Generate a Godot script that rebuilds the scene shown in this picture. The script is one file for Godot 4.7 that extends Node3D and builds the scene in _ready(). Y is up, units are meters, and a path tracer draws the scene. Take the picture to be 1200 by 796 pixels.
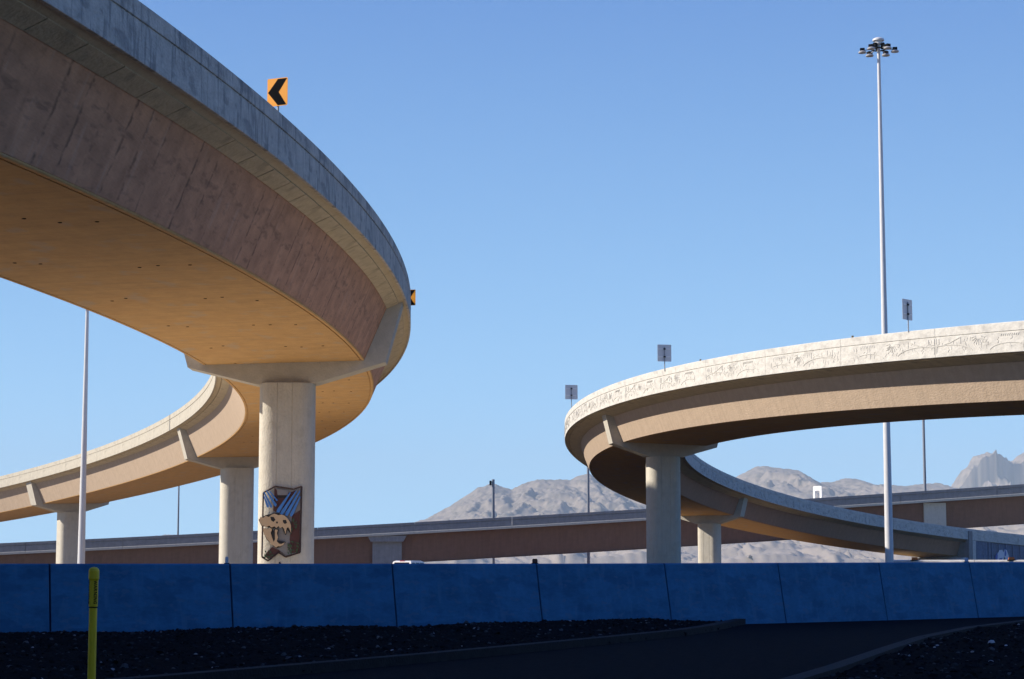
extends Node3D

# ---------------------------------------------------------------- small helpers
var rng := RandomNumberGenerator.new()
var taken := {}
var M := {}

class MB:
	var v := PackedVector3Array()
	var n := PackedVector3Array()
	var t := PackedVector2Array()
	var c := PackedColorArray()
	var use_c := false
	var o := Vector3.ZERO
	func tri(a: Vector3, b: Vector3, d: Vector3, na: Vector3, nb: Vector3, nd: Vector3, ta := Vector2.ZERO, tb := Vector2.ZERO, td := Vector2.ZERO):
		if (b - a).cross(d - a).dot(na + nb + nd) > 0.0:
			v.append_array([a - o, d - o, b - o]); n.append_array([na, nd, nb]); t.append_array([ta, td, tb])
		else:
			v.append_array([a - o, b - o, d - o]); n.append_array([na, nb, nd]); t.append_array([ta, tb, td])
	func quad(a: Vector3, b: Vector3, d: Vector3, e: Vector3, nn: Vector3, ta := Vector2.ZERO, tb := Vector2.ZERO, td := Vector2.ZERO, te := Vector2.ZERO):
		tri(a, b, d, nn, nn, nn, ta, tb, td); tri(a, d, e, nn, nn, nn, ta, td, te)
	func flat(a: Vector3, b: Vector3, d: Vector3, e: Vector3, out: Vector3):
		var nn := (b - a).cross(d - a)
		if nn.length() < 1e-9: nn = (d - a).cross(e - a)
		nn = nn.normalized()
		if nn.dot(out) < 0.0: nn = -nn
		var w := (b - a).length(); var h := (e - a).length()
		quad(a, b, d, e, nn, Vector2(0, 0), Vector2(w, 0), Vector2(w, h), Vector2(0, h))
	func box(c0: Vector3, s: Vector3, b := Basis.IDENTITY):
		var h := s * 0.5
		for ax in 3:
			for sg in [-1.0, 1.0]:
				var nn := Vector3.ZERO; nn[ax] = sg
				var a1 := Vector3.ZERO; a1[(ax + 1) % 3] = h[(ax + 1) % 3]
				var a2 := Vector3.ZERO; a2[(ax + 2) % 3] = h[(ax + 2) % 3]
				var ce := nn * h[ax]
				flat(c0 + b * (ce - a1 - a2), c0 + b * (ce + a1 - a2), c0 + b * (ce + a1 + a2), c0 + b * (ce - a1 + a2), b * nn)
	func tube(p: Vector3, q: Vector3, r0: float, r1: float, k := 10, caps := true):
		var d := (q - p).normalized()
		var x := d.cross(Vector3(0.31, 0.2, 0.93)).normalized()
		var y := d.cross(x)
		for i in k:
			var a := TAU * i / k; var b := TAU * (i + 1) / k
			var na := x * cos(a) + y * sin(a); var nb := x * cos(b) + y * sin(b)
			var le := (q - p).length()
			tri(p + na * r0, p + nb * r0, q + nb * r1, na, nb, nb, Vector2(a * r0, 0), Vector2(b * r0, 0), Vector2(b * r0, le))
			tri(p + na * r0, q + nb * r1, q + na * r1, na, nb, na, Vector2(a * r0, 0), Vector2(b * r0, le), Vector2(a * r0, le))
			if caps:
				tri(p, p + na * r0, p + nb * r0, -d, -d, -d)
				tri(q, q + na * r1, q + nb * r1, d, d, d)
	func lathe(at: Vector3, prof: Array, k := 14):
		for j in prof.size() - 1:
			var p: Vector2 = prof[j]; var q: Vector2 = prof[j + 1]
			var e := (q - p)
			var s := Vector2(e.y, -e.x).normalized()
			for i in k:
				var a := TAU * i / k; var b := TAU * (i + 1) / k
				var ca := Vector3(cos(a), 0, sin(a)); var cb := Vector3(cos(b), 0, sin(b))
				var na := ca * s.x + Vector3.UP * s.y; var nb := cb * s.x + Vector3.UP * s.y
				var A := at + ca * p.x + Vector3.UP * p.y; var B := at + cb * p.x + Vector3.UP * p.y
				var C := at + cb * q.x + Vector3.UP * q.y; var D := at + ca * q.x + Vector3.UP * q.y
				if p.x > 1e-5: tri(A, B, C, na, nb, nb)
				if q.x > 1e-5: tri(A, C, D, na, nb, na)
	# a flat polygon (x, y) extruded from z0 to z1 through a transform
	func prism(poly: PackedVector2Array, z0: float, z1: float, xf := Transform3D.IDENTITY):
		var idx := Geometry2D.triangulate_polygon(poly)
		var nz := xf.basis.z.normalized()
		for zz in [[z0, -nz], [z1, nz]]:
			for i in range(0, idx.size(), 3):
				var a := poly[idx[i]]; var b := poly[idx[i + 1]]; var d := poly[idx[i + 2]]
				tri(xf * Vector3(a.x, a.y, zz[0]), xf * Vector3(b.x, b.y, zz[0]), xf * Vector3(d.x, d.y, zz[0]), zz[1], zz[1], zz[1], a, b, d)
		var cw := Geometry2D.is_polygon_clockwise(poly)
		for i in poly.size():
			var a := poly[i]; var b := poly[(i + 1) % poly.size()]
			var e := (b - a)
			var nn := Vector3(e.y, -e.x, 0)
			if cw: nn = -nn
			flat(xf * Vector3(a.x, a.y, z0), xf * Vector3(b.x, b.y, z0), xf * Vector3(b.x, b.y, z1), xf * Vector3(a.x, a.y, z1), xf.basis * nn)
	func mesh() -> ArrayMesh:
		var m := ArrayMesh.new()
		var ar := []; ar.resize(Mesh.ARRAY_MAX)
		ar[Mesh.ARRAY_VERTEX] = v; ar[Mesh.ARRAY_NORMAL] = n; ar[Mesh.ARRAY_TEX_UV] = t
		if use_c: ar[Mesh.ARRAY_COLOR] = c
		m.add_surface_from_arrays(Mesh.PRIMITIVE_TRIANGLES, ar)
		return m

func numbered(called: String) -> String:
	if not taken.has(called):
		taken[called] = 0
		return called
	taken[called] += 1
	return "%s_%03d" % [called, taken[called]]

func thing(called: String, label: String, category: String, at := Vector3.ZERO, group := "") -> Node3D:
	var o := Node3D.new(); o.name = numbered(called); add_child(o)
	o.position = at; o.set_meta("label", label); o.set_meta("category", category)
	if group != "": o.set_meta("group", group)
	return o

func part(parent: Node, called: String, mesh: Mesh, mat: Material) -> MeshInstance3D:
	var o := MeshInstance3D.new(); o.name = called; o.mesh = mesh; o.material_override = mat
	parent.add_child(o, true)
	return o

func struct(called: String, mesh: Mesh, mat: Material) -> MeshInstance3D:
	var o := part(self, called, mesh, mat)
	o.set_meta("kind", "structure")
	return o

# ---------------------------------------------------------------- textures
func nz(sd: int, w: int, h: int, freq: float, oct := 4, sx := 1, sy := 1) -> PackedByteArray:
	var f := FastNoiseLite.new()
	f.seed = sd; f.frequency = freq; f.fractal_octaves = oct; f.noise_type = FastNoiseLite.TYPE_SIMPLEX_SMOOTH
	var im := f.get_seamless_image(w / sx, h / sy)
	if im.get_format() != Image.FORMAT_L8: im.convert(Image.FORMAT_L8)
	if sx > 1 or sy > 1: im.resize(w, h, Image.INTERPOLATE_CUBIC)
	return im.get_data()

# base (linear) times layers [bytes, amount]; stains [bytes, lo, hi, colour, strength]
func tex(w: int, h: int, base: Color, layers: Array, stains := []) -> ImageTexture:
	var n := w * h
	var lut := PackedByteArray(); lut.resize(4096)
	for i in 4096: lut[i] = int(clampf(Color(i / 4095.0, 0, 0).linear_to_srgb().r * 255.0 + 0.5, 0, 255))
	var out := PackedByteArray(); out.resize(n * 3)
	var br := base.r; var bg := base.g; var bb := base.b
	for i in n:
		var k := 1.0
		for l in layers: k += (l[0][i] / 127.5 - 1.0) * l[1]
		var r := br * k; var g := bg * k; var b := bb * k
		for s in stains:
			var q: float = clampf((s[0][i] / 255.0 - s[1]) / (s[2] - s[1]), 0.0, 1.0) * s[4]
			if q > 0.0:
				r += (s[3].r - r) * q; g += (s[3].g - g) * q; b += (s[3].b - b) * q
		out[i * 3] = lut[clampi(int(r * 4095.0), 0, 4095)]
		out[i * 3 + 1] = lut[clampi(int(g * 4095.0), 0, 4095)]
		out[i * 3 + 2] = lut[clampi(int(b * 4095.0), 0, 4095)]
	var im := Image.create_from_data(w, h, false, Image.FORMAT_RGB8, out)
	im.generate_mipmaps()
	return ImageTexture.create_from_image(im)

func bump(data: PackedByteArray, w: int, h: int, k: float) -> ImageTexture:
	var im := Image.create_from_data(w, h, false, Image.FORMAT_L8, data)
	im.convert(Image.FORMAT_RGBA8)
	im.bump_map_to_normal_map(k)
	return ImageTexture.create_from_image(im)

func smat(tx: Texture2D, sx: float, sy: float, rough := 0.9, nt: Texture2D = null, ns := 1.0) -> StandardMaterial3D:
	var m := StandardMaterial3D.new()
	m.albedo_texture = tx; m.uv1_scale = Vector3(1.0 / sx, 1.0 / sy, 1); m.roughness = rough
	m.metallic_specular = 0.3
	if nt: m.normal_enabled = true; m.normal_texture = nt; m.normal_scale = ns
	return m

func cmat(lin: Color, rough := 0.7, metal := 0.0) -> StandardMaterial3D:
	var m := StandardMaterial3D.new()
	m.albedo_color = lin.linear_to_srgb(); m.roughness = rough; m.metallic = metal
	return m

# ---------------------------------------------------------------- curved alignments
# q: x0 z0 h0 k0 k1 k2 y0 g0 g1 g2 k3 g3 | w wb ws d dd | sup0 sup1 sup2 | TB ; z runs away from the camera
class Ramp:
	var s0 := 0.0
	var ds := 0.5
	var p := PackedVector3Array()
	var hd := PackedFloat32Array()
	var su := PackedFloat32Array()
	var w := 5.0
	var wb := 4.0
	var ws := 3.0
	var d := 2.5
	var dd := 0.27
	var tb := 1.4
	func make(q: Array, a: float, b: float, lo: float, hi: float):
		s0 = a
		var n := int((b - a) / ds) + 1
		p.resize(n); hd.resize(n); su.resize(n)
		w = q[12]; wb = q[13]; ws = q[14]; d = q[15]; dd = q[16]; tb = q[20]
		for i in n:
			var s := a + i * ds
			var c := clampf(s, lo, hi); var e := s - c
			hd[i] = q[2] + q[3] * c + q[4] * c * c / 2 + q[5] * c * c * c / 6 + q[10] * pow(c, 4) / 24 + e * (q[3] + q[4] * c + q[5] * c * c / 2 + q[10] * pow(c, 3) / 6)
			var y: float = q[6] + q[7] * c + q[8] * c * c + q[9] * pow(c, 3) + q[11] * pow(c, 4) + e * (q[7] + 2 * q[8] * c + 3 * q[9] * c * c + 4 * q[11] * pow(c, 3))
			su[i] = q[17] + q[18] * c + q[19] * c * c
			p[i] = Vector3(0, y, 0)
		var i0 := int(round(-a / ds))
		p[i0] = Vector3(q[0], p[i0].y, -q[1])
		for i in range(i0 + 1, n):
			var h := (hd[i] + hd[i - 1]) / 2
			p[i] = Vector3(p[i - 1].x + sin(h) * ds, p[i].y, p[i - 1].z - cos(h) * ds)
		for i in range(i0 - 1, -1, -1):
			var h := (hd[i] + hd[i + 1]) / 2
			p[i] = Vector3(p[i + 1].x - sin(h) * ds, p[i].y, p[i + 1].z + cos(h) * ds)
	func at(s: float, u: float, v: float) -> Vector3:
		var f := clampf((s - s0) / ds, 0.0, p.size() - 1.001)
		var i := int(f); var k := f - i
		var h := lerpf(hd[i], hd[i + 1], k)
		var c := p[i].lerp(p[i + 1], k)
		return c + Vector3(cos(h) * u, v + u * lerpf(su[i], su[i + 1], k), sin(h) * u)
	func heading(s: float) -> float:
		var f := clampf((s - s0) / ds, 0.0, p.size() - 1.001)
		return lerpf(hd[int(f)], hd[int(f) + 1], f - int(f))

# sweep a closed counter-clockwise profile (u, v) along the alignment
func sweep(mb: MB, r: Ramp, prof: Array, a: float, b: float, step := 1.0):
	var n := maxi(1, int(ceil((b - a) / step)))
	var per := 0.0
	for j in prof.size():
		var p0: Vector2 = prof[j]; var p1: Vector2 = prof[(j + 1) % prof.size()]
		var e := p1 - p0
		var nn := Vector2(e.y, -e.x).normalized()
		for i in n:
			var sa := a + (b - a) * i / n; var sb := a + (b - a) * (i + 1) / n
			var A := r.at(sa, p0.x, p0.y); var B := r.at(sa, p1.x, p1.y); var C := r.at(sb, p1.x, p1.y); var D := r.at(sb, p0.x, p0.y)
			var ha := r.heading(sa); var hb := r.heading(sb)
			var na := Vector3(cos(ha) * nn.x, nn.y, sin(ha) * nn.x); var nb := Vector3(cos(hb) * nn.x, nn.y, sin(hb) * nn.x)
			mb.tri(A, B, C, na, na, nb, Vector2(sa, per), Vector2(sa, per + e.length()), Vector2(sb, per + e.length()))
			mb.tri(A, C, D, na, nb, nb, Vector2(sa, per), Vector2(sb, per + e.length()), Vector2(sb, per))
		per += e.length()
	var poly := PackedVector2Array(prof)
	var idx := Geometry2D.triangulate_polygon(poly)
	for en in [[a, -1.0], [b, 1.0]]:
		var h := r.heading(en[0])
		var nn := Vector3(sin(h), 0, -cos(h)) * float(en[1])
		for i in range(0, idx.size(), 3):
			var A := poly[idx[i]]; var B := poly[idx[i + 1]]; var C := poly[idx[i + 2]]
			mb.tri(r.at(en[0], A.x, A.y), r.at(en[0], B.x, B.y), r.at(en[0], C.x, C.y), nn, nn, nn, A, B, C)

func mirror(prof: Array) -> Array:
	var o := []
	for i in range(prof.size() - 1, -1, -1): o.append(Vector2(-prof[i].x, prof[i].y))
	return o

func parapet_profile(r: Ramp, band: float) -> Array:
	var w := r.w; var t := r.tb; var g := t * band
	return [Vector2(w - 0.10, 0), Vector2(w - 0.012, 0), Vector2(w, 0.012), Vector2(w, g - 0.015), Vector2(w - 0.035, g), Vector2(w - 0.035, g + 0.035), Vector2(w + 0.004, g + 0.05), Vector2(w + 0.004, t - 0.03), Vector2(w - 0.026, t), Vector2(w - 0.26, t), Vector2(w - 0.28, t - 0.02), Vector2(w - 0.42, 0.3), Vector2(w - 0.10, 0.3)]

func slab_profile(r: Ramp) -> Array:
	var a := r.w - 0.103; var g := r.w - 0.36
	var k := (0.05 + r.dd) / (a - r.wb)
	var gy := 0.05 - k * (a - g); var gy2 := 0.05 - k * (a - g + 0.06)
	return [Vector2(-a, 0.05), Vector2(-g, gy), Vector2(-g + 0.01, gy + 0.05), Vector2(-g + 0.05, gy + 0.05), Vector2(-g + 0.06, gy2), Vector2(-r.wb, -r.dd), Vector2(r.wb, -r.dd), Vector2(g - 0.06, gy2), Vector2(g - 0.05, gy + 0.05), Vector2(g - 0.01, gy + 0.05), Vector2(g, gy), Vector2(a, 0.05), Vector2(a, 0.297), Vector2(-a, 0.297)]

func web_profile(r: Ramp, lip := 0.07) -> Array:
	return [Vector2(r.ws - 0.02 if lip < 0.05 else r.ws - 0.22, -r.d + lip), Vector2(r.ws + 0.015, -r.d + lip), Vector2(r.wb, -r.dd - 0.004), Vector2(r.wb - 0.25, -r.dd - 0.004)]

func soffit_profile(r: Ramp, inset := 0.0) -> Array:
	var b := -r.d; var w := r.ws - inset
	return [Vector2(-w, b + 0.03), Vector2(-w + 0.03, b), Vector2(-w + 0.13, b), Vector2(-w + 0.14, b + 0.04), Vector2(-w + 0.18, b + 0.04), Vector2(-w + 0.19, b), Vector2(w - 0.19, b), Vector2(w - 0.18, b + 0.04), Vector2(w - 0.14, b + 0.04), Vector2(w - 0.13, b), Vector2(w - 0.03, b), Vector2(w, b + 0.03), Vector2(w, b + 0.066), Vector2(-w, b + 0.066)]

func swept(parent: Node, called: String, r: Ramp, prof: Array, a: float, b: float, m: Material, step := 1.0) -> MeshInstance3D:
	var mb := MB.new(); mb.o = parent.position
	sweep(mb, r, prof, a, b, step)
	return part(parent, called, mb.mesh(), m)

# ---------------------------------------------------------------- piers
func column_section(wd: float, th: float, rad: float) -> PackedVector2Array:
	var o := PackedVector2Array()
	var hx := wd / 2; var hz := th / 2
	for c in 4:
		var cx := (hx - rad) * (1 if c == 0 or c == 3 else -1); var cz := (hz - rad) * (1 if c < 2 else -1)
		for i in 9:
			var a := PI / 2 * (c + i / 8.0)
			o.append(Vector2(cx + cos(a) * rad, cz + sin(a) * rad))
		# two narrow form joints on the flat faces
		if c == 0 or c == 2:
			var sg := 1.0 if c == 0 else -1.0
			for x in [0.30, -0.36]:
				for q in [[0.018, 0.0], [0.01, -0.018], [-0.01, -0.018], [-0.018, 0.0]]:
					o.append(Vector2((x + q[0]) * sg, (hz + q[1]) * sg))
	return o

func pier(r: Ramp, s: float, cw: float, label: String, th: float, drop := 0.95, du := 0.0) -> Node3D:
	var c := r.at(s, du, 0)
	var h := r.heading(s)
	var t := thing("bridge_pier", label, "bridge pier", Vector3(c.x, -0.45, c.z), "piers carrying the curved ramps")
	var base := Transform3D(Basis(Vector3.UP, -h), Vector3.ZERO)   # local x = across, local -z = along
	var sup := (r.at(s, 1, 0).y - r.at(s, -1, 0).y) / 2
	var y0 := c.y + 0.45
	# column
	var mb := MB.new()
	var sec := column_section(cw, cw * 0.86, cw * 0.27)
	var top := y0 - r.d - drop + 0.03
	var peri := 0.0
	for j in sec.size():
		var p0 := sec[j]; var p1 := sec[(j + 1) % sec.size()]
		var pm := sec[(j - 1 + sec.size()) % sec.size()]; var pn := sec[(j + 2) % sec.size()]
		var e := p1 - p0
		var n0 := Vector3(e.y, 0, -e.x).normalized()
		var nA := n0; var nB := n0
		var ea := (p0 - pm); var eb := (pn - p1)
		var na := Vector3(ea.y, 0, -ea.x).normalized(); var nb := Vector3(eb.y, 0, -eb.x).normalized()
		if na.dot(n0) > 0.9: nA = (na + n0).normalized()
		if nb.dot(n0) > 0.9: nB = (nb + n0).normalized()
		var a := base * Vector3(p0.x, 0, p0.y); var b := base * Vector3(p1.x, 0, p1.y)
		nA = base.basis * nA; nB = base.basis * nB
		var ua := peri; peri += e.length(); var ub := peri
		mb.tri(a, b, b + Vector3.UP * top, nA, nB, nB, Vector2(ua, 0), Vector2(ub, 0), Vector2(ub, top))
		mb.tri(a, b + Vector3.UP * top, a + Vector3.UP * top, nA, nB, nA, Vector2(ua, 0), Vector2(ub, top), Vector2(ua, top))
	part(t, "column", mb.mesh(), M.pier)
	# cap: a flared beam under the box with an arm up each web
	var f := func(u: float, v: float) -> Vector2: return Vector2(u, y0 + v + u * sup)
	var hw := cw * 0.53
	var a2 := r.w - 0.103
	var k := (0.05 + r.dd) / (a2 - r.wb)
	var ut := r.wb + 0.58
	var vt := 0.05 - k * (a2 - ut) + 0.03
	var po := PackedVector2Array([f.call(-hw, -r.d - drop), f.call(hw, -r.d - drop), f.call(r.ws + 0.80, -r.d - 0.10), f.call(ut, vt), f.call(r.wb - 0.1, -r.dd + 0.05), f.call(r.ws - 0.1, -r.d + 0.1), f.call(-r.ws + 0.1, -r.d + 0.1), f.call(-r.wb + 0.1, -r.dd + 0.05), f.call(-ut, vt), f.call(-r.ws - 0.80, -r.d - 0.10)])
	mb = MB.new()
	mb.prism(po, -th / 2, th / 2, base)
	part(t, "cap", mb.mesh(), M.cap)
	return t

# ---------------------------------------------------------------- the scene
func _ready():
	rng.seed = 11
	# --- camera
	var cam := Camera3D.new(); cam.name = "camera"
	cam.fov = 19.49; cam.near = 0.3; cam.far = 20000.0
	cam.position = Vector3(0, 1.2, 0); cam.rotation_degrees = Vector3(6.452, 0, 0.0)
	add_child(cam); cam.current = true
	# --- sky
	var env := Environment.new()
	env.background_mode = Environment.BG_SKY
	env.tonemap_mode = Environment.TONE_MAPPER_LINEAR
	env.tonemap_exposure = 1.55
	var sm := ProceduralSkyMaterial.new()
	sm.sky_top_color = Color(0.012, 0.070, 0.335).linear_to_srgb()
	sm.sky_horizon_color = Color(0.315, 0.60, 0.845).linear_to_srgb()
	sm.sky_curve = 0.15
	sm.ground_bottom_color = Color(0.2, 0.17, 0.13).linear_to_srgb()
	sm.ground_horizon_color = Color(0.4, 0.42, 0.45).linear_to_srgb()
	sm.sun_angle_max = 1.0
	var sk := Sky.new(); sk.sky_material = sm
	env.sky = sk
	env.sdfgi_enabled = true; env.ssao_enabled = true; env.ssil_enabled = true
	env.fog_enabled = true; env.fog_density = 0.000115; env.fog_light_color = Color(0.86, 0.94, 1.0)
	var we := WorldEnvironment.new(); we.name = "environment"; we.environment = env; add_child(we)
	# --- sun, from the left and a little beyond
	var sun := DirectionalLight3D.new(); sun.name = "sun"
	sun.light_energy = 1.6; sun.light_color = Color(1.0, 0.955, 0.89); sun.light_angular_distance = 0.5; sun.shadow_enabled = true
	add_child(sun)
	var el := deg_to_rad(32.0); var az := deg_to_rad(0.5)
	sun.look_at_from_position(Vector3(-cos(el) * cos(az), sin(el), -cos(el) * sin(az)) * 100.0, Vector3.ZERO)

	materials()
	var L := Ramp.new()
	L.make([-10.5165, 98.1253, -0.0557142, -0.00379686, 2.22418e-05, -2.52125e-07, 12.7393, 0.00967871, -6.02258e-05, -9.19593e-07, -7.25275e-09, 4.2415e-10, 5.44355, 4.54215, 3.58482, 2.58393, 0.267131, 0.0285457, -6.85583e-05, 1.48361e-07, 1.37711], -120.0, 210.0, -60.0, 160.0)
	var R := Ramp.new()
	R.make([11.4953, 146.221, -0.1538, 0.00742447, -4.48665e-05, 1.02881e-06, 12.1454, -0.00465287, -0.000451196, 1.23821e-07, -5.93166e-09, 4.79179e-09, 5.30247, 3.91189, 3.16327, 2.13868, 0.279676, -0.0348471, 0.000393303, 5.62836e-07, 1.51465], -100.0, 190.0, -60.0, 158.0)
	var B := Ramp.new()   # the straight bridge crossing behind; +u is its near side
	B.make([0.0, 312.0, PI / 2, 0, 0, 0, 8.3 - 1.79, 0.0575, 7.7e-5, 0, 0, 0, 5.6, 4.35, 4.35, 4.35, 0.1, 0, 0, 0, 1.79], -160.0, 160.0, -110.0, 110.0)
	setting()
	ramp_left(L)
	ramp_right(R)
	bridge_behind(B)
	overhead(L)
	piers(L, R)
	artwork(L)
	barrier_wall()
	signs(L, R)
	masts()
	vehicle()
	abutment(R)
	small_things(R, B)

func materials():
	var W := 512
	var fine := nz(1, W, W, 0.09, 3)
	var mid := nz(2, W, W, 0.02, 5)
	var coarse := nz(3, W, W, 0.006, 5)
	var vst := nz(4, W, W, 0.05, 4, 1, 16)     # streaks running along v
	var ust := nz(5, W, W, 0.03, 4, 16, 1)     # streaks running along u
	var blot := nz(6, W, W, 0.012, 5)
	var grain := bump(fine, W, W, 3.0)
	var rough := bump(mid, W, W, 4.0)
	M.grain = grain
	# grey weathered concrete of the left ramp's parapet
	M.parapet = smat(tex(W, W, Color(0.50, 0.465, 0.41), [[fine, 0.08], [mid, 0.16], [vst, 0.14]], [[vst, 0.60, 0.85, Color(0.13, 0.135, 0.14), 0.6], [blot, 0.62, 0.8, Color(0.18, 0.18, 0.18), 0.5]]), 9.0, 5.0, 0.92, grain, 0.5)
	M.parapet_pale = smat(tex(W, W, Color(0.52, 0.51, 0.475), [[fine, 0.10], [mid, 0.10], [vst, 0.05]], [[blot, 0.62, 0.85, Color(0.32, 0.31, 0.29), 0.5]]), 8.0, 5.0, 0.92, rough, 0.6)
	M.parapet_cream = smat(tex(W, W, Color(0.43, 0.405, 0.345), [[fine, 0.08], [mid, 0.09], [vst, 0.06]], [[blot, 0.64, 0.85, Color(0.30, 0.28, 0.24), 0.5]]), 8.0, 5.0, 0.92, grain, 0.4)
	M.cream = smat(tex(W, W, Color(0.54, 0.465, 0.325), [[fine, 0.06], [mid, 0.10], [ust, 0.06]], [[blot, 0.66, 0.9, Color(0.25, 0.22, 0.17), 0.5]]), 7.0, 7.0, 0.92, grain, 0.4)
	# one web paint in shaded and lit tones; the first has board marks, patches
	M.web = web_material(fine, mid, vst, blot, grain)  # redder tone for the shaded outer side of the left ramp
	M.web_lit = smat(tex(W, W, Color(0.42, 0.33, 0.25), [[fine, 0.05], [mid, 0.06], [vst, 0.07]]), 9.0, 6.0, 0.93, grain, 0.3)  # same paint, toned for the sunlit sides
	M.web_shaded = smat(tex(W, W, Color(0.34, 0.205, 0.14), [[fine, 0.05], [mid, 0.08], [vst, 0.10]]), 9.0, 6.0, 0.93, grain, 0.3)  # darker copy carrying the shade on the right ramp's inner side
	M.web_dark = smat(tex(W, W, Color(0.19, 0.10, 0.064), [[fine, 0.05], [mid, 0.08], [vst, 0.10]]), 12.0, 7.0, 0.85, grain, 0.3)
	M.soffit = smat(tex(W, W, Color(0.53, 0.33, 0.14), [[fine, 0.04], [vst, 0.11], [mid, 0.09]], [[vst, 0.62, 0.88, Color(0.40, 0.22, 0.08), 0.4], [blot, 0.68, 0.85, Color(0.42, 0.34, 0.25), 0.5]]), 16.0, 9.0, 0.9, grain, 0.2)
	M.pier = smat(tex(W, W, Color(0.50, 0.475, 0.41), [[fine, 0.05], [mid, 0.06], [vst, 0.05], [ust, 0.02]], [[blot, 0.66, 0.88, Color(0.38, 0.35, 0.29), 0.4], [vst, 0.78, 0.95, Color(0.33, 0.30, 0.25), 0.4]]), 6.0, 8.0, 0.9, grain, 0.3)
	M.cap = smat(tex(W, W, Color(0.46, 0.435, 0.375), [[fine, 0.05], [mid, 0.08]]), 6.0, 6.0, 0.9, grain, 0.3)
	M.bridge_grey = smat(tex(W, W, Color(0.235, 0.235, 0.24), [[fine, 0.06], [mid, 0.10], [vst, 0.10]]), 12.0, 8.0, 0.92, grain, 0.3)
	var drip := nz(31, W, W, 0.05, 3, 1, 8)
	M.blue = smat(tex(W, W, Color(0.045, 0.16, 0.275), [[fine, 0.08], [mid, 0.14], [coarse, 0.12], [drip, 0.06]], [[blot, 0.60, 0.75, Color(0.03, 0.11, 0.20), 0.55], [drip, 0.68, 0.85, Color(0.075, 0.185, 0.285), 0.45], [nz(32, W, W, 0.03, 5), 0.70, 0.78, Color(0.075, 0.165, 0.25), 0.6]]), 6.1, 3.0, 0.92, rough, 0.35)
	M.steel = smat(tex(W, W, Color(0.58, 0.59, 0.60), [[fine, 0.04], [mid, 0.07], [vst, 0.05]]), 3.0, 9.0, 0.6)
	M.wall_shade_blue = smat(tex(W, W, Color(0.13, 0.17, 0.24), [[fine, 0.10], [mid, 0.12], [vst, 0.25]]), 7.0, 6.0, 0.9, rough, 0.5)  # plain concrete; the blue of its shade is put into the colour
	M.bounce_sand = smat(tex(W, W, Color(0.60, 0.52, 0.40), [[fine, 0.12], [mid, 0.14], [coarse, 0.12]]), 14.0, 14.0, 1.0, rough, 0.6)  # very pale, to throw bounced light upward
	M.soil = smat(tex(W, W, Color(0.25, 0.195, 0.14), [[fine, 0.14], [mid, 0.18], [coarse, 0.15]]), 14.0, 14.0, 1.0, rough, 0.6)
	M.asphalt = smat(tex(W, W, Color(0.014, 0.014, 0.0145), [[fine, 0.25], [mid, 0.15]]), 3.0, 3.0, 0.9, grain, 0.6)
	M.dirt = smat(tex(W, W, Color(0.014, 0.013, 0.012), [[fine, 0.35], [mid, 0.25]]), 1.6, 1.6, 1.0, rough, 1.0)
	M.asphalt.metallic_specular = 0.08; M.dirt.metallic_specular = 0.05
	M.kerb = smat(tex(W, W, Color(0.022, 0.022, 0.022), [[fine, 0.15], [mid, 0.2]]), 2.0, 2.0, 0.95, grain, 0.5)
	M.dark = cmat(Color(0.008, 0.008, 0.009), 0.85); M.dark.metallic_specular = 0.1
	M.post = cmat(Color(0.30, 0.31, 0.33), 0.5, 0.5)
	M.white = cmat(Color(0.75, 0.75, 0.74), 0.4)
	M.glass = cmat(Color(0.01, 0.012, 0.02), 0.08)

# ---------------------------------------------------------------- ground, foreground, mountains
var bar_pts := PackedVector2Array()      # barrier foot line (x, depth), every 3.05 m from s = -7 panels
func bar_at(s: float) -> Vector3:        # x, depth, heading
	var q := [-7.49830687, 32.2580092, 1.13971736, -0.0217288532, 0.000901465322]
	var x: float = q[0]; var z: float = q[1]
	var c := clampf(s, -1.0, 27.0)
	var n := 40
	for i in n:
		var t := (i + 0.5) / n * s
		var tc := clampf(t, -1.0, 27.0)
		var h: float = q[2] + q[3] * tc + q[4] * tc * tc / 2
		x += sin(h) * s / n; z += cos(h) * s / n
	return Vector3(x, z, q[2] + q[3] * c + q[4] * c * c / 2)

func lerp_line(p: Array, t: float) -> Vector2:
	var f := clampf(t, 0, 1) * (p.size() - 1.0001)
	var i := int(f)
	return p[i].lerp(p[i + 1], f - i)

func bed_y(a: float, b: float, x: float, z: float, n: FastNoiseLite) -> float:
	return 0.03 + 0.16 * sin(PI * clampf(b, 0, 1)) * 0.7 + n.get_noise_2d(x * 9.0, z * 9.0) * 0.07 + n.get_noise_2d(x * 60.0, z * 60.0) * 0.03

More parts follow.
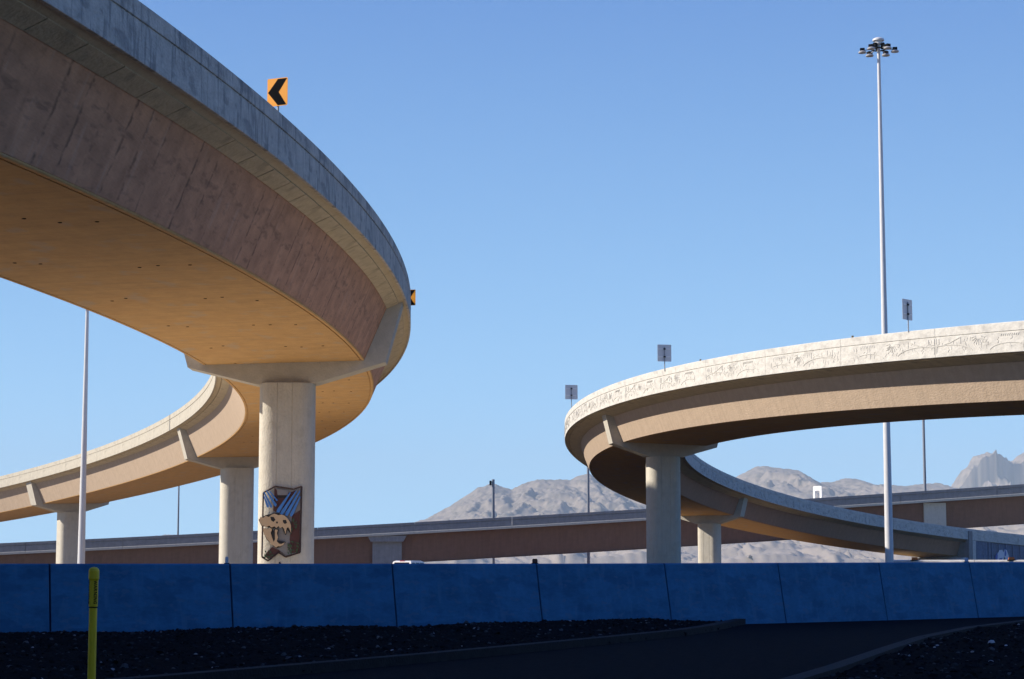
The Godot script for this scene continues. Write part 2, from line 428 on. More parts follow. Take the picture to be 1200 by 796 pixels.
func setting():
	# desert ground reaching the horizon
	var mb := MB.new()
	mb.quad(Vector3(-4500, -0.45, 60), Vector3(4500, -0.45, 60), Vector3(4500, -0.45, -6800), Vector3(-4500, -0.45, -6800), Vector3.UP, Vector2(0, 0), Vector2(9000, 0), Vector2(9000, 6860), Vector2(0, 6860))
	struct("ground", mb.mesh(), M.soil)
	mb = MB.new()  # unseen pale patch, added to bounce sunlight onto the left soffit
	var lot := PackedVector2Array([Vector2(-48, 50), Vector2(-14, 47), Vector2(-2, 58), Vector2(1, 84), Vector2(-3, 116), Vector2(-16, 128), Vector2(-40, 124), Vector2(-56, 90)])
	var lt := Geometry2D.triangulate_polygon(lot)
	for i in range(0, lt.size(), 3):
		var q := [lot[lt[i]], lot[lt[i + 1]], lot[lt[i + 2]]]
		mb.tri(Vector3(q[0].x, -0.442, -q[0].y), Vector3(q[1].x, -0.442, -q[1].y), Vector3(q[2].x, -0.442, -q[2].y), Vector3.UP, Vector3.UP, Vector3.UP, q[0], q[1], q[2])
	struct("bounce_ground", mb.mesh(), M.bounce_sand)
	# unseen dark ground added under the right loop to cut bounced light
	mb = MB.new()
	var edge := [Vector2(0, 60), Vector2(70, 50), Vector2(130, 310), Vector2(48, 302), Vector2(30, 226), Vector2(2, 222), Vector2(-6, 190), Vector2(-3, 130)]
	var tri := Geometry2D.triangulate_polygon(PackedVector2Array(edge))
	for i in range(0, tri.size(), 3):
		var q := []
		for k in 3: q.append(edge[tri[i + k]])
		mb.tri(Vector3(q[0].x, -0.446, -q[0].y), Vector3(q[1].x, -0.446, -q[1].y), Vector3(q[2].x, -0.446, -q[2].y), Vector3.UP, Vector3.UP, Vector3.UP, q[0], q[1], q[2])
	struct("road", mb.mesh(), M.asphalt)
	# foreground
	var kerb_a := [Vector2(-14, 0), Vector2(-9.5, 8), Vector2(-6, 14.5), Vector2(-3.2, 19.8), Vector2(-1.03, 24.2), Vector2(0, 26.45), Vector2(1.5, 29.8), Vector2(2.81, 32.88), Vector2(3.55, 35.2), Vector2(4.1, 37.4), Vector2(4.6, 39.3)]
	var kerb_b := [Vector2(-6, -6), Vector2(-3, 3), Vector2(-0.2, 11), Vector2(1.6, 16.2), Vector2(3.33, 21.31), Vector2(4.7, 25.7), Vector2(6.01, 29.78), Vector2(7.8, 34.4), Vector2(9.93, 38.71), Vector2(13.5, 44.2), Vector2(19.5, 51.5), Vector2(30, 63)]
	var n := FastNoiseLite.new(); n.seed = 5; n.frequency = 0.05
	mb = MB.new()   # the access road sheet under everything in front of the wall
	var foot := []
	for i in 60:
		var q := bar_at(-45.0 + i * 1.6)
		foot.append(Vector2(q.x, q.y + 0.05))
	for i in foot.size() - 1:
		var a: Vector2 = foot[i]; var b: Vector2 = foot[i + 1]
		var c := a + Vector2(0.57, -0.82) * 75.0; var d := b + Vector2(0.57, -0.82) * 75.0
		mb.quad(Vector3(a.x, 0, -a.y), Vector3(b.x, 0, -b.y), Vector3(d.x, 0, -d.y), Vector3(c.x, 0, -c.y), Vector3.UP, a, b, d, c)
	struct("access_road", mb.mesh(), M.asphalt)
	# kerbs
	for kb in [kerb_a, kerb_b]:
		mb = MB.new()
		var sd := -1.0 if kb == kerb_a else 1.0
		for i in 80:
			var p := lerp_line(kb, i / 80.0); var q := lerp_line(kb, (i + 1) / 80.0)
			var e := (q - p).normalized()
			var nn := Vector2(e.y, -e.x) * sd
			var w := nn * 0.2
			var P := Vector3(p.x, 0.11, -p.y); var Q := Vector3(q.x, 0.11, -q.y)
			var W := Vector3(w.x, 0, -w.y)
			var dn := Vector3(0, -0.15, 0)
			mb.quad(P, Q, Q + W, P + W, Vector3.UP, Vector2(i, 0), Vector2(i + 1, 0), Vector2(i + 1, 0.2), Vector2(i, 0.2))
			mb.flat(P, Q, Q + dn, P + dn, -W)
			mb.flat(P + W, Q + W, Q + W + dn, P + W + dn, W)
		struct("kerb", mb.mesh(), M.kerb)
	# gravel beds
	var rocks := []
	for bed in 2:
		mb = MB.new()
		var na := 110; var nb := 40
		var grid := []
		for i in na + 1:
			var t := float(i) / na
			var row := []
			var p: Vector2; var q: Vector2
			if bed == 0:
				p = lerp_line(kerb_a, t)
				var b := bar_at(lerpf(-34.0, 14.35, t)); q = Vector2(b.x, b.y + 0.1)
			else:
				p = lerp_line(kerb_b, t); q = p + Vector2(22, -9)
			for j in nb + 1:
				var u := float(j) / nb
				var g := p.lerp(q, u * u if bed == 1 else u)
				var y := bed_y(t, u, g.x, g.y, n)
				if bed == 0: y = lerpf(y, 0.02, clampf((t - 0.93) / 0.07, 0, 1))
				if bed == 0 and j == nb: y += 0.02
				row.append(Vector3(g.x, y, -g.y))
			grid.append(row)
		for i in na:
			for j in nb:
				var a: Vector3 = grid[i][j]; var b: Vector3 = grid[i + 1][j]; var c: Vector3 = grid[i + 1][j + 1]; var d: Vector3 = grid[i][j + 1]
				var nn := (c - a).cross(d - b).normalized()
				if nn.y < 0: nn = -nn
				mb.quad(a, b, c, d, nn, Vector2(a.x, a.z), Vector2(b.x, b.z), Vector2(c.x, c.z), Vector2(d.x, d.z))
				var dist := Vector2(a.x, a.z).length()
				if -a.z > 16.0 and absf(a.x) < -a.z * 0.30 + 1.0:
					var k := int((a - b).length() * (a - d).length() * 55.0 + rng.randf())
					for m in k:
						rocks.append(a + (b - a) * rng.randf() + (d - a) * rng.randf())
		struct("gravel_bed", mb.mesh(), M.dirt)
	var rock := MB.new()
	var rp := []
	for i in 12: rp.append(Vector3(rng.randf_range(0.7, 1.2), 0, 0).rotated(Vector3.UP, TAU * (i % 6) / 6.0 + (0.4 if i > 5 else 0.0)) * (1.0 if i < 6 else 0.7) + Vector3(0, 0.0 if i < 6 else rng.randf_range(0.5, 0.8), 0))
	for i in 6:
		var j := (i + 1) % 6
		rock.flat(rp[i], rp[j], rp[6 + j], rp[6 + i], rp[i])
		rock.flat(rp[6 + i], rp[6 + j], Vector3(0.1, 0.85, 0), Vector3(0.1, 0.85, 0.001), Vector3.UP)
	var rm := cmat(Color(1, 1, 1), 0.9); rm.metallic_specular = 0.15; rm.vertex_color_use_as_albedo = true
	var mm := MultiMesh.new(); mm.transform_format = MultiMesh.TRANSFORM_3D; mm.use_colors = true
	mm.mesh = rock.mesh(); mm.mesh.surface_set_material(0, rm)
	mm.instance_count = rocks.size()
	for i in rocks.size():
		var s := rng.randf_range(0.012, 0.035) * (1.7 if rng.randf() < 0.08 else 1.0)
		var bs := Basis(Vector3(rng.randf() - 0.5, 1, rng.randf() - 0.5).normalized(), rng.randf() * TAU).scaled(Vector3(s, s * rng.randf_range(0.7, 1.1), s))
		mm.set_instance_transform(i, Transform3D(bs, rocks[i] - Vector3(0, 0.004, 0)))
		var g := rng.randf_range(0.008, 0.024)
		if rng.randf() < 0.10: g = rng.randf_range(0.03, 0.09)
		if rng.randf() < 0.010: g = rng.randf_range(0.15, 0.5)
		mm.set_instance_color(i, Color(g * 1.03, g, g * 0.97))
	var mi := MultiMeshInstance3D.new(); mi.name = "gravel"; mi.multimesh = mm
	mi.set_meta("kind", "stuff"); mi.set_meta("label", "dark loose gravel along the foot of the blue wall"); mi.set_meta("category", "gravel")
	add_child(mi)
	mountains()

func mountains():
	var A := "-260,70 -232,90 -193,101 -136,132 -78,171 -45,181 0,167 23,180 58,190 116,190 132,188 155,200 175,204 204,188 271,169 349,140 445,113 520,100 600,80"
	var Bz := "330,100 400,128 465,165 504,194 524,202 553,219 572,221 611,215 650,211 669,198 698,184 727,184 760,194 795,188 824,178 853,178 892,175 931,180 969,182 998,173 1027,165 1100,150 1200,120"
	var C := "960,110 992,159 1012,194 1024,213 1040,219 1048,242 1074,248 1097,242 1126,227 1137,231 1149,242 1165,252 1224,271 1281,242 1397,213 1500,170"
	var D := "-900,40 -870,53 -812,61 -783,65 -744,63 -711,67 -686,57 -637,40 -600,30"
	var defs := [[A, 4500.0, 1500.0, 0.0, 31], [Bz, 4900.0, 2000.0, 0.0, 47], [C, 6200.0, 1300.0, 1.0, 63], [D, 4500.0, 900.0, 0.0, 90]]
	for df in defs:
		var k: float = df[1] / 4500.0
		var px := PackedFloat32Array(); var py := PackedFloat32Array()
		for w in df[0].split(" "):
			var q: PackedStringArray = w.split(",")
			px.append(q[0].to_float() * k); py.append((q[1].to_float() - 1.2) * k + 1.2)
		var x0 := px[0]; var x1 := px[px.size() - 1]
		var nx := int((x1 - x0) / 3.6); var nzv := 210
		var dp: float = df[2]; var zr: float = df[1]
		var f := FastNoiseLite.new(); f.seed = df[4]; f.fractal_type = FastNoiseLite.FRACTAL_RIDGED; f.fractal_octaves = 4; f.frequency = 0.0055; f.fractal_gain = 0.5
		var e := FastNoiseLite.new(); e.seed = df[4] + 7; e.fractal_type = FastNoiseLite.FRACTAL_RIDGED; e.fractal_octaves = 3; e.frequency = 0.0055; e.fractal_gain = 0.5
		var g := FastNoiseLite.new(); g.seed = df[4] + 1; g.fractal_octaves = 5; g.frequency = 0.02
		var cr: float = df[3]
		var vv := PackedVector3Array(); var cc := PackedColorArray(); var nn := PackedVector3Array()
		var rows := nzv + 1
		for i in nx + 1:
			var x := x0 + (x1 - x0) * i / nx
			for j in rows:
				var t := float(j) / nzv * 1.35 - 0.35      # < 0 behind the ridge, 1 at the foot
				var z := zr - t * dp
				var xs := x + g.get_noise_2d(x * 0.4, z * 0.4) * 40.0 * absf(t)
				var idx := 0
				while idx < px.size() - 2 and px[idx + 1] < xs: idx += 1
				var u := clampf((xs - px[idx]) / (px[idx + 1] - px[idx]), 0, 1)
				var rh := lerpf(py[idx], py[idx + 1], u)
				var fall: float
				if t < 0: fall = 1.0 + t * 1.6
				else: fall = pow(1.0 - t, 1.55) if cr < 0.5 else (1.0 - t * 0.5 if t < 0.10 else 0.95 * pow(1.0 - (t - 0.10) / 0.9, 1.9) * 0.75 + 0.0)
				var wx := x + g.get_noise_2d(x * 0.25, z * 0.25) * 55.0
				var spur := f.get_noise_2d(wx * 1.2 + z * 0.25, z * 0.16)
				var gul := e.get_noise_2d(wx * 3.4 + 900.0 + z * 0.4, z * 0.45) + 0.35 * e.get_noise_2d(wx * 10.0 - z * 0.7, z * 1.0)
				var ed := clampf(absf(t) * 5.0, 0.0, 1.0)
				var lowr := 1.0 - 0.5 * smoothstep(0.6, 1.0, t)
				var y := rh * fall + spur * rh * 0.13 * ed * lowr + gul * (2.5 + rh * 0.022) * clampf(absf(t) * 9.0, 0.12, 1.0) * lowr + g.get_noise_2d(x * 3.0, z * 1.6) * 3.0
				if cr > 0.5: y += (f.get_noise_2d(x * 5.0, z * 2.5) - 0.3) * 14.0 * clampf(1.0 - absf(t) * 1.5, 0, 1) * clampf(absf(t) * 14, 0, 1)
				if t > 0.5: y += (1.0 + g.get_noise_2d(x * 0.4, z * 0.3) * 1.6 + spur * 0.5) * 11.0 * sin(PI * clampf((t - 0.5) / 0.5, 0, 1))
				vv.append(Vector3(x, maxf(y, 0.5) if t < 0.97 else -1.0, -z))
				var sp := g.get_noise_2d(x * 3.0, z * 3.0)
				var st := sin(y * 0.16 + g.get_noise_2d(x * 0.5, z * 0.5) * 5.0)
				var c := Color(0.245, 0.21, 0.175).lerp(Color(0.085, 0.08, 0.07), clampf(0.4 + sp * 1.2, 0, 1))
				c = c.lerp(Color(0.29, 0.25, 0.21), clampf((t - 0.5 + sp * 0.5 + g.get_noise_2d(x * 0.6, z * 0.6) * 0.5) * 3.0, 0, 1) * 0.7)
				c = c.lerp(Color(0.42, 0.34, 0.27), clampf(st * 0.5 - 0.1 + sp * 0.5, 0, 1) * (0.45 + 0.4 * cr))
				cc.append(c)
		nn.resize(vv.size())
		var st2 := PackedInt32Array()
		for i in nx:
			for j in nzv:
				var a := i * rows + j; var b := a + rows
				var n1 := (vv[b] - vv[a]).cross(vv[a + 1] - vv[a]); if n1.y < 0: n1 = -n1
				for q in [a, b, a + 1, b + 1]: nn[q] += n1
				# front faces run clockwise
				if (vv[b] - vv[a]).cross(vv[b + 1] - vv[a]).y > 0: st2.append_array([a, b + 1, b, a, a + 1, b + 1])
				else: st2.append_array([a, b, b + 1, a, b + 1, a + 1])
		for q in nn.size(): nn[q] = nn[q].normalized()
		var am := ArrayMesh.new(); var ar := []; ar.resize(Mesh.ARRAY_MAX)
		ar[Mesh.ARRAY_VERTEX] = vv; ar[Mesh.ARRAY_NORMAL] = nn; ar[Mesh.ARRAY_COLOR] = cc; ar[Mesh.ARRAY_INDEX] = st2
		am.add_surface_from_arrays(Mesh.PRIMITIVE_TRIANGLES, ar)
		var m := cmat(Color(1, 1, 1), 1.0); m.vertex_color_use_as_albedo = true
		struct("mountains", am, m)

# ---------------------------------------------------------------- the left flyover
func ramp_left(L: Ramp):
	var o := L.at(0, 0, 0)
	var t := thing("flyover_ramp", "high curved concrete ramp sweeping overhead at left, brown sides and tan underside", "flyover", Vector3(o.x, -0.45, o.z))
	var a := -112.0; var b := 200.0
	swept(t, "deck_slab", L, slab_profile(L), a, b, M.cream)
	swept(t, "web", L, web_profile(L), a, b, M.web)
	swept(t, "web", L, mirror(web_profile(L)), a, b, M.web_lit)
	swept(t, "soffit", L, soffit_profile(L), a, b, M.soffit)
	# precast overhang panels on the outer side
	var a2 := L.w - 0.103; var k := (0.05 + L.dd) / (a2 - L.wb)
	var s := -66.0
	while s < 24.0:
		var le := 2.0
		var dz := rng.randf_range(0.02, 0.032)
		var u0 := L.wb + 0.012; var u1 := L.w - 0.37
		var v0 := 0.05 - k * (a2 - u0); var v1 := 0.05 - k * (a2 - u1)
		swept(t, "overhang_panel", L, [Vector2(u0, v0 - dz), Vector2(u1, v1 - dz), Vector2(u1, v1 + 0.01), Vector2(u0, v0 + 0.01)], s + 0.02, s + le - 0.035, M.cream, 1.0)
		s += le
	# parapets in cast lengths
	for sd in 2:
		s = a
		while s < b:
			var le := 12.5
			var pr := parapet_profile(L, 0.66)
			if sd == 1: pr = mirror(pr)
			swept(t, "parapet", L, pr, s + 0.012, minf(s + le, b) - 0.012, M.parapet if sd == 0 else M.parapet_cream)
			s += le
	# weep holes in the soffit
	for sp in range(-58, 60, 8):
		for u in [-2.1, -1.5, 0.9, 1.5, 2.4]:
			var mb := MB.new(); mb.o = t.position
			var c := L.at(sp + rng.randf_range(-0.6, 0.6) + u * 0.3, u, -L.d - 0.012)
			mb.tube(c, c + Vector3(0, 0.05, 0), 0.055, 0.055, 10)
			part(t, "weep_hole", mb.mesh(), M.dark)

# ---------------------------------------------------------------- the right flyover
func relief(r: Ramp, parent: Node, side: float, s: float, ln: float, kind: int):
	# raised lines cast into one length of parapet: arcs, sun fans, stepped boxes
	var mb := MB.new(); mb.o = parent.get_parent().position
	var hh := r.tb * 0.63
	var line := func(p: Array, wd: float, dp := 0.02):
		for i in p.size() - 1:
			var A: Vector2 = p[i]; var B: Vector2 = p[i + 1]
			var e := (B - A); var nn := Vector2(-e.y, e.x).normalized() * wd * 0.5
			var u0 := side * (r.w - 0.004); var u1 := side * (r.w + dp)
			if side < 0: nn *= 0.65
			var q := [A + nn, B + nn, B - nn, A - nn]
			var lo := []; var hi := []
			for z in q:
				lo.append(r.at(s + z.x, u0, z.y)); hi.append(r.at(s + z.x, u1, z.y))
			var h := r.heading(s)
			var out := Vector3(cos(h), 0, sin(h)) * side
			mb.flat(hi[0], hi[1], hi[2], hi[3], out)
			var cen: Vector3 = (hi[0] + hi[2]) * 0.5
			for j in 4: mb.flat(lo[j], lo[(j + 1) % 4], hi[(j + 1) % 4], hi[j], (lo[j] + lo[(j + 1) % 4]) * 0.5 - cen)
	var arc := func(cx: float, cy: float, rad: float, a0: float, a1: float, n: int) -> Array:
		var p := []
		for i in n + 1:
			var an := lerpf(a0, a1, float(i) / n); p.append(Vector2(cx + cos(an) * rad, cy + sin(an) * rad))
		return p
	var fl := 1.0 if kind % 2 == 0 else -1.0
	var sh := [0.0, 0.9, -0.7, 0.4][kind % 4] as float
	var line0 := line
	line = func(p: Array, wd: float, dp := 0.02):
		var q := []
		for z in p: q.append(Vector2(clampf(ln * 0.5 + (z.x - ln * 0.5) * fl + sh, 0.05, ln - 0.1), z.y))
		line0.call(q, wd, dp)
	# long arc hill
	var hill := []
	for i in 13:
		var an := PI * (0.08 + 0.84 * i / 12.0); hill.append(Vector2(ln * 0.24 - cos(an) * 1.7, 0.12 + sin(an) * 0.48))
	line.call(hill, 0.05)
	# sweeping curve from the band down
	line.call([Vector2(ln * 0.36, hh), Vector2(ln * 0.32, hh - 0.10), Vector2(ln * 0.26, hh - 0.25), Vector2(ln * 0.18, hh - 0.36), Vector2(ln * 0.10, hh - 0.40)], 0.06)
	line.call([Vector2(ln * 0.16, hh), Vector2(ln * 0.16, hh - 0.30), Vector2(ln * 0.10, hh - 0.30), Vector2(ln * 0.10, hh)], 0.05)
	line.call([Vector2(ln * 0.36, hh), Vector2(ln * 0.36, hh - 0.34)], 0.05)
	# fan of short rays
	var cx := ln * 0.52
	for i in 9:
		var an := PI + PI * (i + 0.5) / 9
		line.call([Vector2(cx + cos(an) * 0.18, hh + sin(an) * 0.18), Vector2(cx + cos(an) * 0.48, hh + sin(an) * 0.48)], 0.045)
	line.call(arc.call(cx + 0.55, hh, 0.36, PI, PI * 1.45, 5), 0.05)
	# comb under the band
	for i in 9: line.call([Vector2(ln * 0.72 + i * 0.13, hh), Vector2(ln * 0.72 + i * 0.13 - 0.07, hh - 0.12)], 0.045)
	# second hill and scratches
	var knoll := []
	for i in 11:
		var an := PI * (0.1 + 0.6 * i / 10.0); knoll.append(Vector2(ln * 0.78 - cos(an) * 1.25, 0.08 + sin(an) * 0.42))
	line.call(knoll, 0.05)
	for i in (60 if side < 0 else 34):
		var x := rng.randf_range(0.2, ln - 0.3); var y := rng.randf_range(0.14, hh - 0.2)
		var an := rng.randf_range(-1.2, 1.2)
		line.call([Vector2(x, y), Vector2(x + 0.16 * sin(an), y + 0.20 * cos(an))], rng.randf_range(0.02, 0.05) * (1.8 if side > 0 else 0.7), 0.014 if side < 0 else 0.03)
	part(parent, "relief", mb.mesh(), M.parapet_pale).set_meta("kind", "stuff")

func ramp_right(R: Ramp):
	var o := R.at(20, 0, 0)
	var t := thing("flyover_ramp", "looping ramp at right with ornamented pale parapet, descending behind its own pier", "flyover", Vector3(o.x, -0.45, o.z))
	var a := -95.0; var b := 149.5
	swept(t, "deck_slab", R, slab_profile(R), a, 186.0, M.cream)
	swept(t, "web", R, web_profile(R, 0.004), a, b, M.web_shaded)
	swept(t, "web", R, mirror(web_profile(R, 0.004)), a, b, M.web_lit)
	swept(t, "soffit", R, soffit_profile(R, 0.03), a, b, M.soffit)
	for sd in 2:
		var s := a - 1.0
		while s < 184.0:
			var le := 7.3
			var pr := parapet_profile(R, 0.68)
			if sd == 1: pr = mirror(pr)
			var p := swept(t, "parapet", R, pr, s + 0.01, s + le - 0.01, M.parapet_pale)
			if (sd == 1 and s > -66.0 and s < 34.0) or (sd == 0 and s > 50.0 and s < 176.0):
				relief(R, p, 1.0 if sd == 0 else -1.0, s, le, rng.randi_range(0, 3))
			s += le

# ---------------------------------------------------------------- the straight bridge behind
func bridge_behind(B: Ramp):
	var t := thing("overpass_bridge", "long straight brown girder bridge with grey parapet, crossing behind both ramps", "bridge", Vector3(0, -0.45, -312.0))
	var a := -150.0; var b := 150.0
	var w := B.w
	swept(t, "deck_slab", B, [Vector2(-w + 0.1, 0.02), Vector2(w - 0.11, 0.02), Vector2(w - 0.11, 0.3), Vector2(-w + 0.1, 0.3)], a, b, M.bridge_grey, 3.0)
	for sd in 2:
		var s := a
		while s < b:
			var pr := [Vector2(w - 0.4, 0.383), Vector2(w, 0.383), Vector2(w, 1.22), Vector2(w - 0.10, 1.25), Vector2(w - 0.10, 1.36), Vector2(w + 0.03, 1.40), Vector2(w + 0.03, 1.79), Vector2(w - 0.3, 1.79), Vector2(w - 0.32, 1.5)]
			var eb := [Vector2(w - 0.108, 0), Vector2(w + 0.10, 0), Vector2(w + 0.12, 0.03), Vector2(w + 0.12, 0.34), Vector2(w + 0.08, 0.38), Vector2(w - 0.108, 0.38)]
			if sd == 1: pr = mirror(pr); eb = mirror(eb)
			swept(t, "parapet", B, pr, s + 0.03, s + 14.97, M.bridge_grey, 3.0)
			swept(t, "edge_beam", B, eb, s + 0.02, s + 14.98, M.pier, 3.0)
			s += 15.0
		var g := [Vector2(4.1, -4.27), Vector2(4.35, -4.27), Vector2(4.35, -0.02), Vector2(4.1, -0.02)]
		var fl := [Vector2(3.8, -4.35), Vector2(4.62, -4.35), Vector2(4.62, -4.274), Vector2(3.8, -4.274)]
		if sd == 1: g = mirror(g); fl = mirror(fl)
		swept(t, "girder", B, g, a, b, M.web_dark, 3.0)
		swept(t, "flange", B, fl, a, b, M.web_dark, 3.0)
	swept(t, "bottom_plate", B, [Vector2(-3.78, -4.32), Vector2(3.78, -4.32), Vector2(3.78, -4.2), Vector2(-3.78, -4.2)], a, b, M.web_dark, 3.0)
	# piers flush with the girders
	for q in [[-19.3, 4.5, true, "square grey pier under the far bridge, beside the white car"], [65.5, 3.4, false, "square pale pier under the far bridge at right, above the descending parapet"]]:
		var c := B.at(q[0], 0, 0)
		var p := thing("bridge_pier", q[3], "bridge pier", Vector3(q[0], -0.45, -312.0), "piers of the far bridge")
		var mb := MB.new()
		var hgt := c.y + 0.45
		mb.box(Vector3(0, (hgt - 0.15) / 2, 0), Vector3(q[1], hgt - 0.15, 9.8))
		part(p, "wall", mb.mesh(), M.pier if not q[2] else M.bridge_grey)
		if q[2]:
			mb = MB.new()
			mb.prism(PackedVector2Array([Vector2(-2.5, hgt - 0.95), Vector2(2.5, hgt - 0.95), Vector2(3.0, hgt - 0.02), Vector2(-3.0, hgt - 0.02)]), -5.5, 5.5, Transform3D(Basis.IDENTITY, Vector3.ZERO))
			part(p, "corbel", mb.mesh(), M.bridge_grey)

# ---------------------------------------------------------------- unseen bridges outside the frame, added to cast shade
func overhead(L: Ramp):
	# unseen ramp left of the frame, added so its shadow covers the foreground
	var P := Ramp.new()
	P.make([-27.5, 28.0, -0.10, -0.010, -0.0006, 0, 13.2, 0.0, 0, 0, 0, 0, 6.2, 4.6, 3.6, 2.5, 0.27, 0.0, 0, 0, 1.38], -70.0, 75.0, -14.0, 40.0)
	var t := thing("flyover_ramp", "added unseen ramp beside the left flyover, casting shade on the foreground", "flyover", Vector3(-27.5, -0.45, -28.0))
	swept(t, "deck_slab", P, slab_profile(P), -68.0, 72.0, M.cream, 3.0)
	swept(t, "web", P, web_profile(P), -68.0, 72.0, M.web_lit, 3.0)
	swept(t, "web", P, mirror(web_profile(P)), -68.0, 72.0, M.web_lit, 3.0)
	swept(t, "soffit", P, soffit_profile(P), -68.0, 72.0, M.soffit, 3.0)
	swept(t, "parapet", P, parapet_profile(P, 0.66), -68.0, 72.0, M.parapet, 3.0)
	swept(t, "parapet", P, mirror(parapet_profile(P, 0.66)), -68.0, 72.0, M.parapet_pale, 3.0)
	for s in [-45.0, 2.0, 50.0]: pier(P, s, 2.4, "pier of the added unseen shade ramp, %s" % ["behind the photographer", "beside the photographer", "ahead on the left"][int((s + 50.0) / 45.0)], 1.3)
	# unseen high ramp, added at left to shadow the foot of the right loop
	var N := Ramp.new()
	N.make([-51.0, 150.0, -0.2544, 0, 0, 0, 40.0, 0.0, 0, 0, 0, 0, 5.44, 4.54, 3.58, 2.58, 0.27, 0.0, 0, 0, 1.38], -130.0, 150.0, -120.0, 140.0)
	t = thing("flyover_ramp", "added unseen high ramp outside the frame, casting shade on the right loop", "flyover", Vector3(-51.0, -0.45, -150.0))
	swept(t, "deck_slab", N, slab_profile(N), -125.0, 145.0, M.cream, 6.0)
	swept(t, "web", N, web_profile(N), -125.0, 145.0, M.web_lit, 6.0)
	swept(t, "web", N, mirror(web_profile(N)), -125.0, 145.0, M.web_lit, 6.0)
	swept(t, "soffit", N, soffit_profile(N), -125.0, 145.0, M.soffit, 6.0)
	swept(t, "parapet", N, parapet_profile(N, 0.66), -125.0, 145.0, M.parapet, 6.0)
	swept(t, "parapet", N, mirror(parapet_profile(N, 0.66)), -125.0, 145.0, M.parapet_pale, 6.0)
	for q in [[-119.0, "pier of the added unseen high ramp, the near one"], [118.0, "pier of the added unseen high ramp, the far one"]]: pier(N, q[0], 3.0, q[1], 1.6)
	# unseen bridge above the camera, added to block sky light from the foreground
	var O := Ramp.new()
	O.make([0.0, -13.0, PI / 2, 0, 0, 0, 7.8, 0, 0, 0, 0, 0, 20.0, 18.6, 18.6, 1.2, 0.0, 0, 0, 0, 1.2], -60.0, 70.0, -60.0, 70.0)
	t = thing("overpass_bridge", "added unseen low wide bridge above the camera, darkening the foreground", "bridge", Vector3(0, -0.45, 13.0))
	swept(t, "deck_slab", O, [Vector2(-19.9, -0.05), Vector2(19.9, -0.05), Vector2(19.9, 0.3), Vector2(-19.9, 0.3)], -58.0, 68.0, M.bridge_grey, 6.0)
	for i in 9:
		var u := -18.0 + i * 4.5
		swept(t, "girder", O, [Vector2(u - 0.3, -1.3), Vector2(u + 0.3, -1.3), Vector2(u + 0.3, -0.053), Vector2(u - 0.3, -0.053)], -58.0, 68.0, M.bridge_grey, 6.0)
	for sd in [-1.0, 1.0]:
		swept(t, "parapet", O, [Vector2(sd * 19.75 - 0.15, 0.303), Vector2(sd * 19.75 + 0.15, 0.303), Vector2(sd * 19.75 + 0.15, 1.2), Vector2(sd * 19.75 - 0.15, 1.2)], -58.0, 68.0, M.bridge_grey, 6.0)
	for x in [-52.0, 62.0]:
		var mb := MB.new()
		mb.box(Vector3(x, 3.45, 0), Vector3(1.2, 6.9, 38.0))
		part(t, "abutment", mb.mesh(), M.bridge_grey)

func piers(L: Ramp, R: Ramp):
	pier(L, -10.0, 2.42, "nearest tall concrete pier at left, wearing the skull artwork", 1.5, 0.95, 0.13)
	pier(L, 73.0, 2.75, "middle pier of the left ramp, just behind the one with artwork", 1.7)
	pier(L, 139.5, 2.65, "farthest pier of the left ramp, half hidden by the light mast", 1.7)
	pier(L, -82.0, 2.42, "pier of the left ramp outside the frame", 1.5)
	pier(R, 1.5, 2.42, "tall pier in bluish shade carrying the front of the right loop", 1.5)
	pier(R, 86.0, 2.5, "small sunlit pier under the back of the right loop", 1.6, 0.9)
	pier(R, -78.0, 2.42, "pier of the right loop outside the frame", 1.5)

